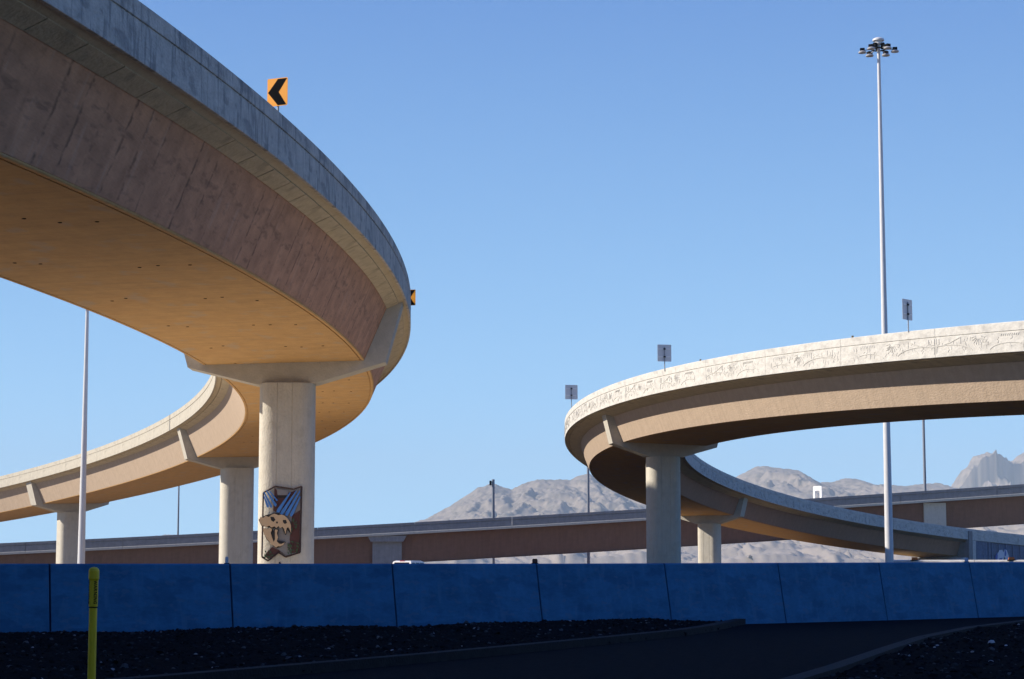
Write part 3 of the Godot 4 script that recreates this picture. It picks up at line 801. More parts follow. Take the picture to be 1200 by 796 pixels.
# ---------------------------------------------------------------- the artwork on the near pier
func artwork(L: Ramp):
	var h := L.heading(-10.0)
	var c := L.at(-10.0, 0.13, 0)
	var fw := Vector3(sin(h), 0, -cos(h))     # along the ramp, away
	var org := Vector3(c.x, 2.93, c.z) - fw * (2.42 * 0.43 + 0.10)
	var t := thing("wall_sculpture", "painted metal skull sculpture with blue claws mounted on the nearest pier", "sculpture", org)
	t.rotation.y = -h
	var cv := func(s: String) -> PackedVector2Array:
		var o := PackedVector2Array()
		for w in s.split(" "):
			var q := w.split(",")
			o.append(Vector2((q[0].to_float() - 365.0) / 150.0, (415.0 - q[1].to_float()) / 150.0))
		return o
	var rust := cmat(Color(0.075, 0.022, 0.018), 0.7); var bl := cmat(Color(0.05, 0.20, 0.55), 0.45)
	var tan := cmat(Color(0.56, 0.40, 0.24), 0.7); var gr := cmat(Color(0.05, 0.10, 0.045), 0.8)
	var dk := cmat(Color(0.018, 0.016, 0.016), 0.8); var gy := cmat(Color(0.22, 0.21, 0.21), 0.6)
	var out: PackedVector2Array = cv.call("228,215 305,172 425,190 480,172 475,605 380,635 335,605 265,660 225,635")
	var mb := MB.new()
	for i in out.size():
		var a := out[i]; var b := out[(i + 1) % out.size()]
		mb.tube(Vector3(a.x, a.y, 0), Vector3(b.x, b.y, 0), 0.036, 0.036, 8)
	part(t, "frame", mb.mesh(), cmat(Color(0.03, 0.012, 0.012), 0.7))
	var plate := func(called: String, pts: String, z0: float, z1: float, m: Material):
		var b := MB.new(); b.prism(cv.call(pts), z0, z1); part(t, called, b.mesh(), m)
	plate.call("backing_plate", "305,178 425,195 474,180 470,600 380,628 338,600 290,625 300,470 292,350", -0.07, -0.05, gy)
	plate.call("backing_plate", "300,180 330,215 400,215 440,198 420,260 400,330 330,350 295,330 300,240", -0.045, -0.03, rust)
	plate.call("backing_plate", "420,360 470,330 468,600 420,610 405,520", -0.045, -0.03, rust)
	plate.call("backing_plate", "290,570 335,590 375,620 340,600 265,650 240,625", -0.045, -0.03, rust)
	plate.call("crossbar", "318,234 392,234 392,248 318,248", -0.028, 0.0, dk)
	plate.call("window_plate", "315,188 395,200 388,230 322,230", -0.028, -0.01, gy)
	for q in ["229,214 236,210 289,302 283,315 274,308", "246,202 252,198 318,292 312,306 302,300", "230,238 235,234 268,302 260,315 252,306", "268,206 273,203 325,264 318,270", "404,210 409,214 346,326 334,346 316,340 322,322", "444,200 449,204 374,336 356,360 340,352 350,332", "468,198 472,206 402,346 388,368 373,362 381,338", "470,236 474,244 430,352 416,372 404,366 410,346"]:
		plate.call("claw", q, 0.0, 0.05, bl)
	var skull := MB.new()
	skull.prism(cv.call("205,392 214,372 232,380 246,366 268,374 286,358 306,352 330,362 352,358 372,366 392,384 404,402 414,430 415,480 404,452 396,440 386,446 378,486 370,452 358,438 342,446 332,432 318,446 304,434 288,442 270,430 252,442 236,432 222,428 212,408"), 0.05, 0.11)
	var sk := part(t, "skull", skull.mesh(), tan)
	var jaw := MB.new()
	jaw.prism(cv.call("230,452 246,446 262,452 278,444 290,454 282,478 290,506 300,532 304,500 300,474 312,454 328,458 322,480 330,506 322,532 338,548 352,550 374,540 364,556 346,566 330,564 318,574 300,560 286,552 272,532 258,518 250,500 238,488"), 0.04, 0.10)
	part(t, "jaw", jaw.mesh(), tan)
	for q in ["205,392 246,366 306,352 352,358 404,402 415,480 386,446 378,486 358,438 288,442 222,428", "230,452 290,454 300,532 312,454 328,458 322,532 374,540 346,566 318,574 258,518"]:
		for o in Geometry2D.offset_polygon(cv.call(q), 0.03):
			var b := MB.new(); b.prism(o, 0.018, 0.036); part(t, "outline_plate", b.mesh(), dk)  # dark plates added behind skull and jaw to draw their outline
	for e in ["278,372 300,374 312,392 300,406 284,396", "360,394 380,392 388,412 374,420 362,408", "316,404 328,404 328,416 318,416", "296,462 308,456 310,520 302,536 292,500"]:
		var b := MB.new(); b.prism(cv.call(e), 0.108, 0.118); part(sk, "eye_hole", b.mesh(), dk)
	for i in 60:
		var reg: Array = [[425, 445, 390, 450], [395, 465, 540, 612], [238, 292, 590, 640], [400, 465, 440, 545]][[0, 1, 1, 1, 2, 2, 3][i % 7]]
		var cx := rng.randf_range(reg[0], reg[1]); var cy := rng.randf_range(reg[2], reg[3])
		var an := rng.randf() * TAU; var le := rng.randf_range(8, 15)
		var d := Vector2(cos(an), sin(an)) * le; var e := Vector2(-d.y, d.x) * 0.4
		var p := "%f,%f %f,%f %f,%f %f,%f" % [cx + d.x, cy + d.y, cx + e.x, cy + e.y, cx - d.x, cy - d.y, cx - e.x, cy - e.y]
		plate.call("leaf", p, -0.028 + i * 0.0006, -0.012 + i * 0.0006, gr if i % 3 else rust)
	# anchor bracket under it
	plate.call("bracket", "333,672 343,666 352,684 342,690", -0.1, -0.06, dk)

# ---------------------------------------------------------------- blue wall in front
func barrier_wall():
	var o := bar_at(10.5)
	var t := thing("barrier_wall", "long low blue concrete barrier wall crossing the whole foreground", "barrier", Vector3(o.x, -0.05, -o.y))
	for k in range(-6, 14):
		var mb := MB.new(); mb.o = t.position
		var s0 := k * 3.051 + 0.016; var s1 := (k + 1) * 3.051 - 0.016
		var n := 4
		var prof := [Vector2(0.23, -0.5), Vector2(0.23, 0.0), Vector2(0.015, 1.165), Vector2(-0.015, 1.19), Vector2(-0.20, 1.19), Vector2(-0.225, 1.165), Vector2(-0.4, -0.5)]
		for j in prof.size():
			var p: Vector2 = prof[j]; var q: Vector2 = prof[(j + 1) % prof.size()]
			var e := q - p
			var nn := Vector2(e.y, -e.x).normalized()
			for i in n:
				var a := bar_at(lerpf(s0, s1, float(i) / n)); var b := bar_at(lerpf(s0, s1, float(i + 1) / n))
				var f := func(c: Vector3, u: Vector2) -> Vector3:
					var lift := 0.0033 * maxf(0.0, c.x - 1.0)
					return Vector3(c.x + cos(c.z) * u.x, u.y + lift * (1.0 if u.y > 0.5 else 0.0), -(c.y - sin(c.z) * u.x))
				var N := Vector3(cos(a.z) * nn.x, nn.y, sin(a.z) * nn.x)
				var ua := lerpf(s0, s1, float(i) / n); var ub := lerpf(s0, s1, float(i + 1) / n)
				mb.quad(f.call(a, p), f.call(b, p), f.call(b, q), f.call(a, q), N, Vector2(ua, p.y), Vector2(ub, p.y), Vector2(ub, q.y), Vector2(ua, q.y))
		for en in [s0, s1]:
			var a := bar_at(en)
			var pts := []
			for u in prof: pts.append(Vector3(a.x + cos(a.z) * u.x, u.y + (0.0033 * maxf(0.0, a.x - 1.0) if u.y > 0.5 else 0.0), -(a.y - sin(a.z) * u.x)))
			var d := Vector3(sin(a.z), 0, -cos(a.z)) * (-1.0 if en == s0 else 1.0)
			for i in range(1, 6): mb.tri(pts[0], pts[i], pts[i + 1], d, d, d)
		part(t, "wall_panel", mb.mesh(), M.blue)

# ---------------------------------------------------------------- signs
func chevron_sign(at: Vector3, wd: float, hg: float, yaw: float, drop: float, front: bool, label: String, group: String):
	var t := thing("chevron_sign", label, "road sign", at - Vector3(0, hg / 2 + drop, 0), group)
	t.rotation.y = yaw
	var cy := hg / 2 + drop
	var mb := MB.new()
	var r := 0.04; var po := PackedVector2Array()
	for c in [[1, 1, 0], [-1, 1, 1], [-1, -1, 2], [1, -1, 3]]:
		for i in 4:
			var a: float = PI / 2 * (c[2] + i / 3.0)
			po.append(Vector2(c[0] * (wd / 2 - r) + cos(a) * r, cy + c[1] * (hg / 2 - r) + sin(a) * r))
	mb.prism(po, -0.004, 0.004)
	part(t, "plate", mb.mesh(), M.sign_orange if front else M.sign_back)
	if front:
		var ch := MB.new()
		var q := PackedVector2Array()
		for p in [[-0.46, 0.0], [0.02, 0.47], [0.46, 0.47], [0.06, 0.0], [0.44, -0.47], [0.02, -0.47]]: q.append(Vector2(p[0] * wd, cy + p[1] * hg))
		ch.prism(q, 0.0045, 0.0075)
		part(t, "chevron", ch.mesh(), M.dark)
	var zb := -0.04 if front else 0.045
	mb = MB.new()
	mb.tube(Vector3(0.0, -0.1, zb), Vector3(0.0, cy + hg * 0.36, zb), 0.032, 0.032, 10)
	part(t, "post", mb.mesh(), M.post)
	for k in [-0.22, 0.24]:
		mb = MB.new()
		mb.box(Vector3(0, cy + k * hg, zb * 0.45), Vector3(wd * 0.85, 0.05, 0.03))
		part(t, "bracket", mb.mesh(), M.post if front else M.white)
		if not front:
			mb = MB.new(); mb.box(Vector3(0, cy + k * hg, zb), Vector3(0.13, 0.09, 0.085)); part(t, "clamp", mb.mesh(), M.dark)

func signs(L: Ramp, R: Ramp):
	M.sign_orange = cmat(Color(0.80, 0.31, 0.008), 0.5)
	M.sign_back = cmat(Color(0.58, 0.59, 0.60), 0.6)
	chevron_sign(Vector3(-6.60, 14.37, -54.5), 0.66, 0.80, deg_to_rad(-24), 0.25, true, "orange chevron sign with black arrow on the top edge of the left ramp", "chevron signs facing the camera")
	chevron_sign(Vector3(-5.13, 14.42, -98.2), 0.62, 0.80, deg_to_rad(-14), 0.3, true, "half hidden chevron sign peeking past the outermost bend of the left ramp", "chevron signs facing the camera")
	var g := "sign backs on the right parapet"
	var zb := [["small grey sign back at the leftmost bend of the right ramp", Vector3(4.78, 14.87, -158.6), 1.02, 1.16, 10.0], ["grey sign back in the middle of the right ramp's parapet", Vector3(9.96, 14.84, -128.5), 0.94, 1.11, 12.0], ["narrow grey sign back with white brackets, beside the tall light mast", Vector3(20.78, 14.44, -103.1), 0.94, 1.09, 46.0]]
	for q in zb: chevron_sign(q[1], q[2], q[3], deg_to_rad(q[4]), 0.55, false, q[0], g)

# ---------------------------------------------------------------- masts and poles
func mast(at: Vector3, hg: float, label: String, r0 := 0.37, r1 := 0.13):
	var t := thing("light_mast", label, "light mast", at, "high light masts")
	var mb := MB.new()
	var n := 6
	for i in n:
		var a := float(i) / n; var b := float(i + 1) / n
		mb.tube(Vector3(0, hg * a, 0), Vector3(0, hg * b, 0), lerpf(r0, r1, a), lerpf(r0, r1, b) + 0.006, 16, false)
	part(t, "pole", mb.mesh(), M.steel)
	mb = MB.new()
	mb.lathe(Vector3(0, hg, 0), [Vector2(0.13, -0.35), Vector2(0.34, -0.30), Vector2(0.34, -0.05), Vector2(0.52, 0.0), Vector2(0.50, 0.16), Vector2(0.32, 0.26), Vector2(0.0, 0.30)], 16)
	part(t, "hood", mb.mesh(), M.steel)
	mb = MB.new()
	for i in 24:
		var a := TAU * i / 24; var b := TAU * (i + 1) / 24
		mb.tube(Vector3(cos(a), 0, sin(a)) * 0.62 + Vector3(0, hg - 0.75, 0), Vector3(cos(b), 0, sin(b)) * 0.62 + Vector3(0, hg - 0.75, 0), 0.07, 0.07, 6, false)
	part(t, "ring", mb.mesh(), M.dark)
	for i in 3:
		var a := TAU * i / 3 + 0.5
		mb = MB.new(); mb.box(Vector3(cos(a) * 0.38, hg - 0.5, sin(a) * 0.38), Vector3(0.3, 0.55, 0.3), Basis(Vector3.UP, -a)); part(t, "hanger", mb.mesh(), M.dark)
	for i in 6:
		var a := TAU * i / 6 + 0.12
		var d := Vector3(cos(a), 0, sin(a))
		var lum := MB.new()
		lum.lathe(Vector3(d.x * 1.42, hg - 0.92, d.z * 1.42), [Vector2(0.0, -0.16), Vector2(0.34, -0.14), Vector2(0.36, -0.06), Vector2(0.27, 0.03), Vector2(0.0, 0.05)], 14)
		var lp := part(t, "luminaire", lum.mesh(), M.lamp)
		mb = MB.new()
		mb.tube(d * 0.62 + Vector3(0, hg - 0.75, 0), d * 1.42 + Vector3(0, hg - 0.82, 0), 0.04, 0.04, 8)
		part(lp, "arm", mb.mesh(), M.post)
		mb = MB.new(); mb.box(Vector3(d.x * 1.42, hg - 0.76, d.z * 1.42), Vector3(0.40, 0.26, 0.36), Basis(Vector3.UP, -a)); part(lp, "ballast_box", mb.mesh(), M.dark)
	mb = MB.new(); mb.box(Vector3(-0.36, 1.2, 0.1), Vector3(0.35, 0.8, 0.4)); part(t, "winch_box", mb.mesh(), M.dark)

func masts():
	M.lamp = cmat(Color(0.42, 0.42, 0.43), 0.5, 0.3)
	mast(Vector3(32.45, -0.45, -171.0), 47.6, "tall steel mast with a ring of floodlights, standing at right")
	mast(Vector3(-37.03, -0.45, -171.0), 27.0, "steel mast at left whose lamps are hidden behind the near ramp", 0.33, 0.11)
	M.steel_dark = smat(M.steel.albedo_texture, 3.0, 9.0, 0.7); M.steel_dark.albedo_color = Color(0.62, 0.64, 0.68)
	var t := thing("camera_pole", "slim pole with a small camera on top, before the left mountains", "pole", Vector3(-3.13, -0.45, -330.0))
	var mb := MB.new(); mb.tube(Vector3.ZERO, Vector3(0, 15.5, 0), 0.29, 0.24, 12); part(t, "shaft", mb.mesh(), M.steel_dark)
	mb = MB.new(); mb.box(Vector3(-0.45, 14.9, 0.1), Vector3(0.35, 0.75, 0.4)); part(t, "camera_housing", mb.mesh(), M.dark)
	mb = MB.new(); mb.tube(Vector3(-0.1, 15.0, 0.1), Vector3(-0.45, 15.0, 0.1), 0.05, 0.05, 8); part(t, "arm", mb.mesh(), M.post)
	for q in [[Vector3(12.69, -0.45, -330.0), 24.0, 0.24, "slim pole rising to the left end of the right loop"], [Vector3(-55.5, -0.45, -330.0), 17.6, 0.15, "thin dark pole seen under the left ramp"], [Vector3(68.8, -0.45, -330.0), 32.0, 0.24, "slim pole right of the tall light mast, ending behind the upper ramp"]]:
		t = thing("light_pole", q[3], "pole", q[0], "slim poles beyond the far bridge")
		mb = MB.new(); mb.tube(Vector3.ZERO, Vector3(0, q[1], 0), q[2] * 1.1, q[2] * 0.8, 12); part(t, "shaft", mb.mesh(), M.steel_dark)
		mb = MB.new(); mb.lathe(Vector3(0, q[1], 0), [Vector2(0.3, -0.1), Vector2(0.3, 0.05), Vector2(0.0, 0.15)], 12); part(t, "cap", mb.mesh(), M.post)
		mb = MB.new(); mb.box(Vector3(0, 0.05, 0), Vector3(0.9, 0.1, 0.9)); part(t, "base_plate", mb.mesh(), M.post)

# ---------------------------------------------------------------- the car
func vehicle():
	var t := thing("parked_car", "white car whose roof and rear window show above the blue wall", "car", Vector3(-7.0, -0.45, -141.5))
	t.rotation.y = deg_to_rad(-22.0)      # nose points away (-z), rear to the camera
	var paint := cmat(Color(0.78, 0.78, 0.77), 0.25); paint.clearcoat_enabled = true; paint.clearcoat = 0.6
	# side outline (x = along, rear at 0, front at 4.7; y up)
	var body := PackedVector2Array([Vector2(0.0, 0.45), Vector2(0.02, 0.95), Vector2(0.08, 1.08), Vector2(3.3, 1.10), Vector2(4.45, 0.98), Vector2(4.68, 0.75), Vector2(4.7, 0.40), Vector2(4.1, 0.30), Vector2(0.4, 0.30)])
	var xf := Transform3D(Basis(Vector3(0, 0, -1), Vector3.UP, Vector3(1, 0, 0)), Vector3(0, 0, 2.3))
	var mb := MB.new(); mb.prism(body, -0.93, 0.93, xf); part(t, "body", mb.mesh(), paint)
	# cabin, narrowing to the roof
	var lo := [Vector3(-0.9, 1.07, 2.24), Vector3(0.9, 1.07, 2.24), Vector3(0.9, 1.07, -0.95), Vector3(-0.9, 1.07, -0.95)]
	var hi := [Vector3(-0.68, 1.76, 1.92), Vector3(0.68, 1.76, 1.92), Vector3(0.70, 1.74, -0.15), Vector3(-0.70, 1.74, -0.15)]
	mb = MB.new()
	for i in 4: mb.flat(lo[i], lo[(i + 1) % 4], hi[(i + 1) % 4], hi[i], (lo[i] + lo[(i + 1) % 4]) * 0.5 - Vector3(0, 1, 0.6))
	var rt := [Vector3(-0.58, 1.815, 1.72), Vector3(0.58, 1.815, 1.72), Vector3(0.60, 1.80, 0.1), Vector3(-0.60, 1.80, 0.1)]
	for i in 4: mb.flat(hi[i], hi[(i + 1) % 4], rt[(i + 1) % 4], rt[i], Vector3.UP)
	mb.flat(rt[0], rt[1], rt[2], rt[3], Vector3.UP)
	part(t, "cabin", mb.mesh(), paint)
	var pane := func(called: String, a: Vector3, b: Vector3, c: Vector3, d: Vector3):
		var n := (b - a).cross(c - a).normalized()
		if n.dot((a + c) * 0.5 - Vector3(0, 1.3, 0.6)) < 0: n = -n
		var g := MB.new(); var o := n * 0.012; var i := n * 0.004
		g.flat(a + o, b + o, c + o, d + o, n)
		for e in [[a, b], [b, c], [c, d], [d, a]]: g.flat(e[0] + i, e[1] + i, e[1] + o, e[0] + o, (e[0] + e[1] - a - c))
		part(t, called, g.mesh(), M.glass)
	var mix := func(u: float, v: float, i: int) -> Vector3:
		var j := (i + 1) % 4
		var a: Vector3 = lo[i].lerp(lo[j], u); var b: Vector3 = hi[i].lerp(hi[j], u)
		return a.lerp(b, v)
	pane.call("rear_window", mix.call(0.08, 0.12, 0), mix.call(0.92, 0.12, 0), mix.call(0.90, 0.90, 0), mix.call(0.10, 0.90, 0))
	pane.call("windscreen", mix.call(0.05, 0.08, 2), mix.call(0.95, 0.08, 2), mix.call(0.93, 0.92, 2), mix.call(0.07, 0.92, 2))
	for sd in [1, 3]:
		for q in [[0.06, 0.28], [0.33, 0.60], [0.65, 0.93]]:
			var u0: float = q[0]; var u1: float = q[1]
			if sd == 3: u0 = 1.0 - q[1]; u1 = 1.0 - q[0]
			pane.call("side_window", mix.call(u0, 0.1, sd), mix.call(u1, 0.1, sd), mix.call(u1, 0.88, sd), mix.call(u0, 0.88, sd))
	var red := cmat(Color(0.5, 0.01, 0.01), 0.3)
	mb = MB.new(); mb.box(Vector3(0, 1.79, 1.86), Vector3(0.34, 0.06, 0.12)); part(t, "brake_light", mb.mesh(), red)
	for x in [-0.84, 0.84]:
		mb = MB.new(); mb.box(Vector3(x, 0.85, 2.30), Vector3(0.16, 0.34, 0.06)); part(t, "tail_light", mb.mesh(), red)
		mb = MB.new(); mb.box(Vector3(x * 0.85, 0.78, -2.37), Vector3(0.4, 0.16, 0.06)); part(t, "headlight", mb.mesh(), M.white)
		mb = MB.new(); mb.tube(Vector3(x * 0.75, 1.83, 1.6), Vector3(x * 0.75, 1.83, 0.1), 0.022, 0.022, 6); part(t, "roof_rail", mb.mesh(), M.post)
		for z in [1.45, -1.55]:
			mb = MB.new(); mb.tube(Vector3(x * 0.86, 0.36, z), Vector3(x * 1.12, 0.36, z), 0.36, 0.36, 20)
			var w := part(t, "wheel", mb.mesh(), M.dark)
			mb = MB.new(); mb.tube(Vector3(x * 1.121, 0.36, z), Vector3(x * 1.13, 0.36, z), 0.22, 0.2, 16); part(w, "rim", mb.mesh(), M.steel)
	mb = MB.new(); mb.box(Vector3(0, 0.55, 2.33), Vector3(1.8, 0.2, 0.1)); part(t, "bumper", mb.mesh(), paint)

# ---------------------------------------------------------------- retaining wall under the end of the right loop
func abutment(R: Ramp):
	var c := R.at(157.5, R.w, 0)
	var t := thing("retaining_wall", "panelled concrete retaining wall, coloured blue for shade, under the low end of the right loop", "wall", Vector3(c.x, -0.45, c.z))
	var put := func(called: String, s0: float, s1: float, u0: float, u1: float, vtop: float, ybot: float, m: Material) -> MeshInstance3D:
		var mb := MB.new(); mb.o = t.position
		var n := maxi(1, int((s1 - s0) / 1.5))
		for i in n:
			var a := lerpf(s0, s1, float(i) / n); var b := lerpf(s0, s1, float(i + 1) / n)
			var f := func(s: float, u: float, top: bool) -> Vector3:
				var p := R.at(s, u, vtop)
				if not top: p.y = minf(ybot, p.y - 0.02)
				return p
			var h := R.heading(a); var out := Vector3(cos(h), 0, sin(h))
			mb.flat(f.call(a, u1, false), f.call(b, u1, false), f.call(b, u1, true), f.call(a, u1, true), out)
			mb.flat(f.call(a, u0, false), f.call(b, u0, false), f.call(b, u0, true), f.call(a, u0, true), -out)
			mb.flat(f.call(a, u0, true), f.call(b, u0, true), f.call(b, u1, true), f.call(a, u1, true), Vector3.UP)
			if i == 0: mb.flat(f.call(a, u0, false), f.call(a, u1, false), f.call(a, u1, true), f.call(a, u0, true), Vector3(-sin(h), 0, cos(h)))
			if i == n - 1: mb.flat(f.call(b, u0, false), f.call(b, u1, false), f.call(b, u1, true), f.call(b, u0, true), Vector3(sin(h), 0, -cos(h)))
		return part(t, called, mb.mesh(), m)
	put.call("end_wall", 148.5, 149.7, -R.w + 0.3, R.w - 0.3, -0.3, -0.45, M.bridge_grey)
	put.call("wall_face", 149.8, 186.0, R.w - 0.5, R.w - 0.12, -0.004, -0.45, M.wall_shade_blue)
	put.call("pilaster", 148.4, 149.2, R.w - 0.4, R.w + 0.16, 1.2, -0.45, M.bridge_grey)
	put.call("pilaster", 149.3, 150.0, R.w - 0.4, R.w + 0.10, -0.05, -0.45, M.parapet_pale)
	put.call("pilaster", 152.9, 153.4, R.w - 0.4, R.w + 0.04, -0.05, -0.45, M.wall_shade_blue)
	put.call("string_course", 153.5, 186.0, R.w - 0.2, R.w + 0.03, -0.06, 20.0, M.dark)
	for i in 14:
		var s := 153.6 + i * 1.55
		put.call("rib", s, s + 0.5, R.w - 0.2, R.w + 0.02, -0.10, -0.45, M.wall_shade_blue)
	# pale slope paving under the last span
	var sp := MB.new(); sp.o = t.position
	var sa := R.at(139.5, -3.0, 0); var sb := R.at(139.5, 5.0, 0); var sc := R.at(148.1, 5.0, 0); var sd := R.at(148.1, -3.0, 0)
	sa.y = -0.45; sb.y = -0.45; sc.y = 2.0; sd.y = 2.0
	sp.flat(sa, sb, sc, sd, Vector3.UP)
	var sc0 := Vector3(sc.x, -0.45, sc.z)
	sp.tri(sb, sc, sc0, Vector3(0.6, 0, 0.8), Vector3(0.6, 0, 0.8), Vector3(0.6, 0, 0.8))
	part(t, "slope_paving", sp.mesh(), M.parapet_pale)
	# painted emblem: a pale figure on the wall
	var wv := cmat(Color(0.62, 0.62, 0.68), 0.7); var bl := cmat(Color(0.06, 0.12, 0.38), 0.6)
	var h := R.heading(156.0)
	var e0 := R.at(156.1, R.w + 0.06, 0); e0.y = 1.75
	var xf := Transform3D(Basis(Vector3.UP, -h + PI / 2), e0 - t.position)
	var mb := MB.new()
	mb.prism(PackedVector2Array([Vector2(-1.5, -0.4), Vector2(-1.3, 0.6), Vector2(-0.8, 1.25), Vector2(-0.2, 1.3), Vector2(0.0, 0.9), Vector2(0.3, 1.4), Vector2(0.7, 1.25), Vector2(1.1, 0.4), Vector2(1.5, -0.4), Vector2(0.6, -0.4), Vector2(0.2, 0.4), Vector2(-0.2, -0.4)]), -0.02, 0.02, xf)
	var em := part(t, "emblem", mb.mesh(), wv)
	mb = MB.new()
	mb.prism(PackedVector2Array([Vector2(-1.6, -0.4), Vector2(-1.75, 0.3), Vector2(-1.3, 1.0), Vector2(-1.2, 0.5), Vector2(-1.35, -0.4)]), 0.022, 0.04, xf)
	mb.prism(PackedVector2Array([Vector2(-0.9, -0.4), Vector2(-0.9, 0.1), Vector2(-0.3, 0.2), Vector2(-0.3, -0.4)]), 0.022, 0.04, xf)
	mb.prism(PackedVector2Array([Vector2(0.2, 0.5), Vector2(0.3, 1.5), Vector2(0.6, 0.9), Vector2(0.5, 0.4)]), 0.022, 0.04, xf)
	part(em, "emblem_blue", mb.mesh(), bl)  # blue painted parts of the figure

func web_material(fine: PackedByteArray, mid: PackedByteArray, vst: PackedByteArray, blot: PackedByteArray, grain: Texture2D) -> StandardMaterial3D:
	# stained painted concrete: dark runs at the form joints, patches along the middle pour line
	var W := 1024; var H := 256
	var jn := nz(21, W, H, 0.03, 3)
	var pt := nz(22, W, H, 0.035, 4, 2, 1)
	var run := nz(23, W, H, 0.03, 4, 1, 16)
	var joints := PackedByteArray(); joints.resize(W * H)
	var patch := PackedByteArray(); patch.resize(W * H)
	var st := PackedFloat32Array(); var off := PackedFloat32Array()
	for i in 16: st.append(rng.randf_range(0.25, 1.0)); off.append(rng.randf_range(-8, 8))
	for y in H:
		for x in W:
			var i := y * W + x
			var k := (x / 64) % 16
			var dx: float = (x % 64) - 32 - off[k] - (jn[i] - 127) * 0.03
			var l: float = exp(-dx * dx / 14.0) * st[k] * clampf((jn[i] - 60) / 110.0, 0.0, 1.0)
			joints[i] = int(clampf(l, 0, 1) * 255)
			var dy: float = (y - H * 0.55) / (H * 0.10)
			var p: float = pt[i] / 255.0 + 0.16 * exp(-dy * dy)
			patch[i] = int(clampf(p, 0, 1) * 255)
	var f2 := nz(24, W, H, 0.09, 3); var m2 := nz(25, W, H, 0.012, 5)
	return smat(tex(W, H, Color(0.51, 0.275, 0.165), [[f2, 0.05], [m2, 0.2], [run, 0.09]], [[joints, 0.1, 1.0, Color(0.12, 0.075, 0.055), 0.8], [patch, 0.64, 0.90, Color(0.19, 0.11, 0.075), 0.5], [run, 0.72, 0.9, Color(0.52, 0.38, 0.30), 0.25]]), 20.0, 3.0, 0.93, grain, 0.4)

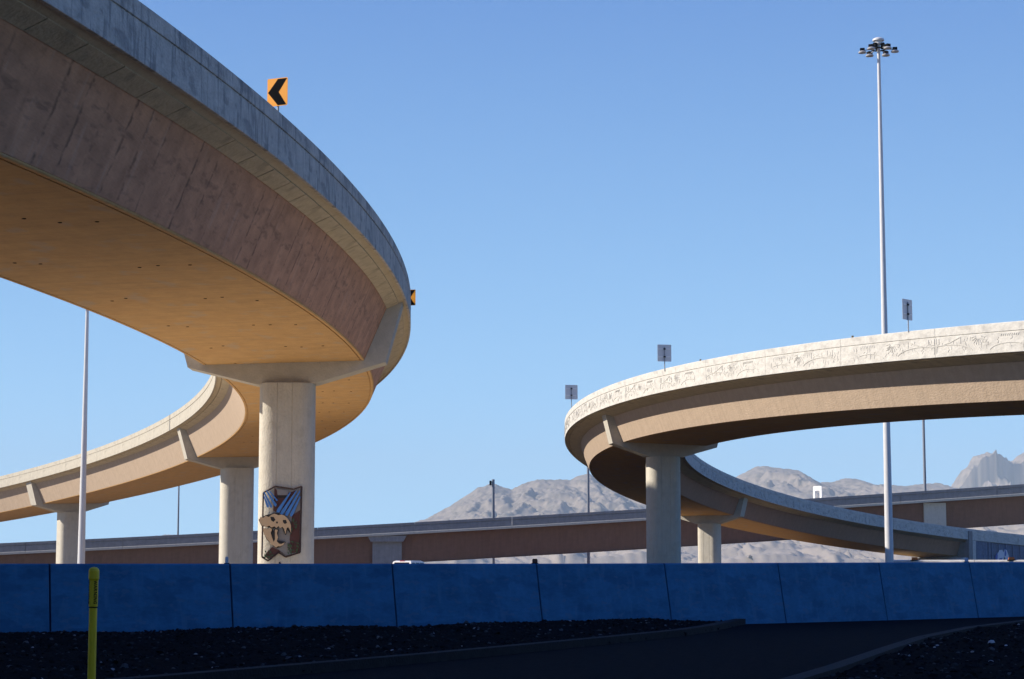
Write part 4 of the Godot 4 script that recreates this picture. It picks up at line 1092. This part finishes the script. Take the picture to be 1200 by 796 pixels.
func small_things(R: Ramp, B: Ramp):
	# sunlit barrier on the far side of the road at right, with reflectors
	var o := Vector3(17.2, -0.45, -75.0)
	var t := thing("roadside_barrier", "sunlit pale concrete barrier edge just above the blue wall at right", "barrier", o)
	var d := Vector3(5.6, 0, 2.2).normalized()
	var nn := Vector3(-d.z, 0, d.x)
	if nn.z < 0: nn = -nn
	for i in 5:
		var mb := MB.new()
		var a := d * (-2.8 + i * 3.05); var b := d * (-2.8 + i * 3.05 + 3.03)
		var pr := [Vector2(0.25, 0), Vector2(0.05, 1.74), Vector2(-0.05, 1.77), Vector2(-0.2, 1.77), Vector2(-0.4, 0)]
		for j in 4:
			var p: Vector2 = pr[j]; var q: Vector2 = pr[j + 1]
			mb.flat(a + nn * p.x + Vector3.UP * p.y, b + nn * p.x + Vector3.UP * p.y, b + nn * q.x + Vector3.UP * q.y, a + nn * q.x + Vector3.UP * q.y, nn * (p.x + q.x) + Vector3.UP * 0.2)
		part(t, "barrier_panel", mb.mesh(), M.parapet_pale)
	var orange := cmat(Color(0.55, 0.12, 0.01), 0.4)
	var at := func(k: float) -> Vector3: return o + d * k + nn * 0.02 + Vector3(0, 1.77, 0)
	for q in [[-2.0, "tiny orange reflector on the sunlit barrier near the dark end of the loop"], [1.6, "orange reflector on the sunlit barrier below the painted emblem"]]:
		var r := thing("barrier_reflector", q[1], "reflector", at.call(q[0]), "reflectors along the barriers")
		var mb := MB.new(); mb.prism(PackedVector2Array([Vector2(-0.12, 0), Vector2(0.12, 0), Vector2(0.1, 0.10), Vector2(-0.1, 0.10)]), -0.03, 0.03); part(r, "lens", mb.mesh(), orange)
		mb = MB.new(); mb.box(Vector3(0, -0.015, 0), Vector3(0.3, 0.03, 0.12)); part(r, "foot", mb.mesh(), M.dark)
	# markers standing on the blue wall
	for q in [[3.05, 0.12, 0.05, "short pale tab standing on the blue wall before the middle pier", Color(0.6, 0.62, 0.64)], [9.2, 0.09, 0.10, "small brown block on top of the blue wall at centre", Color(0.10, 0.03, 0.015)], [21.4, 0.10, 0.08, "pale square tab on the blue wall joint below the loop's pilaster", Color(0.45, 0.5, 0.6)]]:
		var b := bar_at(q[0])
		var r := thing("barrier_marker", q[3], "marker", Vector3(b.x - 0.06, 1.19 + 0.0033 * maxf(0, b.x - 1.0), -b.y - 0.06), "markers on the blue wall")
		var mb := MB.new(); mb.prism(PackedVector2Array([Vector2(-q[2] / 2, 0.012), Vector2(q[2] / 2, 0.012), Vector2(q[2] / 2, q[1] - 0.02), Vector2(q[2] / 2 - 0.015, q[1]), Vector2(-q[2] / 2 + 0.015, q[1]), Vector2(-q[2] / 2, q[1] - 0.02)]), -0.012, 0.012)
		part(r, "tab", mb.mesh(), cmat(q[4], 0.6))
		mb = MB.new(); mb.box(Vector3(0, 0.006, 0), Vector3(q[2] + 0.03, 0.012, 0.06)); part(r, "foot", mb.mesh(), M.dark)
	# delineators on the right parapet
	for q in [[-22.0, "tiny delineator on the right parapet, right of the middle sign back"], [-38.5, "tiny delineator on the right parapet just left of the tall mast"]]:
		var p := R.at(q[0], -R.w + 0.12, R.tb)
		var r := thing("delineator", q[1], "delineator", p, "delineators on the right parapet")
		var mb := MB.new(); mb.prism(PackedVector2Array([Vector2(-0.06, 0.01), Vector2(0.06, 0.01), Vector2(0.05, 0.12), Vector2(-0.05, 0.12)]), -0.02, 0.02); part(r, "lens", mb.mesh(), cmat(Color(0.4, 0.22, 0.05), 0.5))
		mb = MB.new(); mb.box(Vector3(0, 0.005, 0), Vector3(0.16, 0.012, 0.1)); part(r, "foot", mb.mesh(), M.dark)
	# white framed board standing beyond the far bridge
	t = thing("sign_board", "small white board on two legs standing on the far bridge", "sign board", Vector3(48.5, B.at(48.5, 0, 0.3).y, -314.5))
	t.rotation.y = deg_to_rad(-55.0)
	var by := 13.33 - B.at(48.5, 0, 0.3).y
	var mb2 := MB.new(); mb2.box(Vector3(0, by - 0.35, 0), Vector3(1.9, 0.7, 0.1)); part(t, "board", mb2.mesh(), M.white)
	for x in [-0.75, 0.75]:
		mb2 = MB.new(); mb2.box(Vector3(x, (by - 0.7) / 2, 0), Vector3(0.45, by - 0.7, 0.12)); part(t, "leg", mb2.mesh(), M.white)
	mb2 = MB.new(); mb2.box(Vector3(0, (by - 0.7) * 0.55, 0), Vector3(0.08, (by - 0.7) * 0.8, 0.08)); part(t, "brace", mb2.mesh(), M.post)
	# yellow marker post
	t = thing("marker_post", "yellow utility marker post with black lettering, standing in front of the blue wall", "marker post", Vector3(-3.885, 0.0, -18.5))
	var ye := cmat(Color(0.85, 0.56, 0.005), 0.5)
	mb2 = MB.new(); mb2.tube(Vector3(0, -0.05, 0), Vector3(0, 0.79, 0), 0.038, 0.038, 18); part(t, "post", mb2.mesh(), ye)
	mb2 = MB.new(); mb2.lathe(Vector3.ZERO, [Vector2(0.034, 0.796), Vector2(0.042, 0.80), Vector2(0.042, 1.04), Vector2(0.050, 1.055), Vector2(0.050, 1.125), Vector2(0.044, 1.145), Vector2(0.026, 1.16), Vector2(0.0, 1.165)], 18); part(t, "cap", mb2.mesh(), ye)
	mb2 = MB.new(); mb2.lathe(Vector3.ZERO, [Vector2(0.0385, 0.786), Vector2(0.0395, 0.788), Vector2(0.0395, 0.795), Vector2(0.0385, 0.796)], 18); part(t, "seam", mb2.mesh(), M.dark)
	var ft := SystemFont.new(); ft.font_names = PackedStringArray(["Droid Sans"]); ft.font_weight = 700
	for q in [0.62, -1.25]:
		var tm := TextMesh.new(); tm.text = "WARNING"; tm.font = ft; tm.font_size = 32; tm.pixel_size = 0.0014; tm.depth = 0.003
		var mi := part(t, "lettering", tm, M.dark)
		mi.transform = Transform3D(Basis(Vector3.UP, q), Vector3.ZERO) * Transform3D(Basis(Vector3(0, 0, 1), -PI / 2), Vector3(0, 0.93, 0.0425))
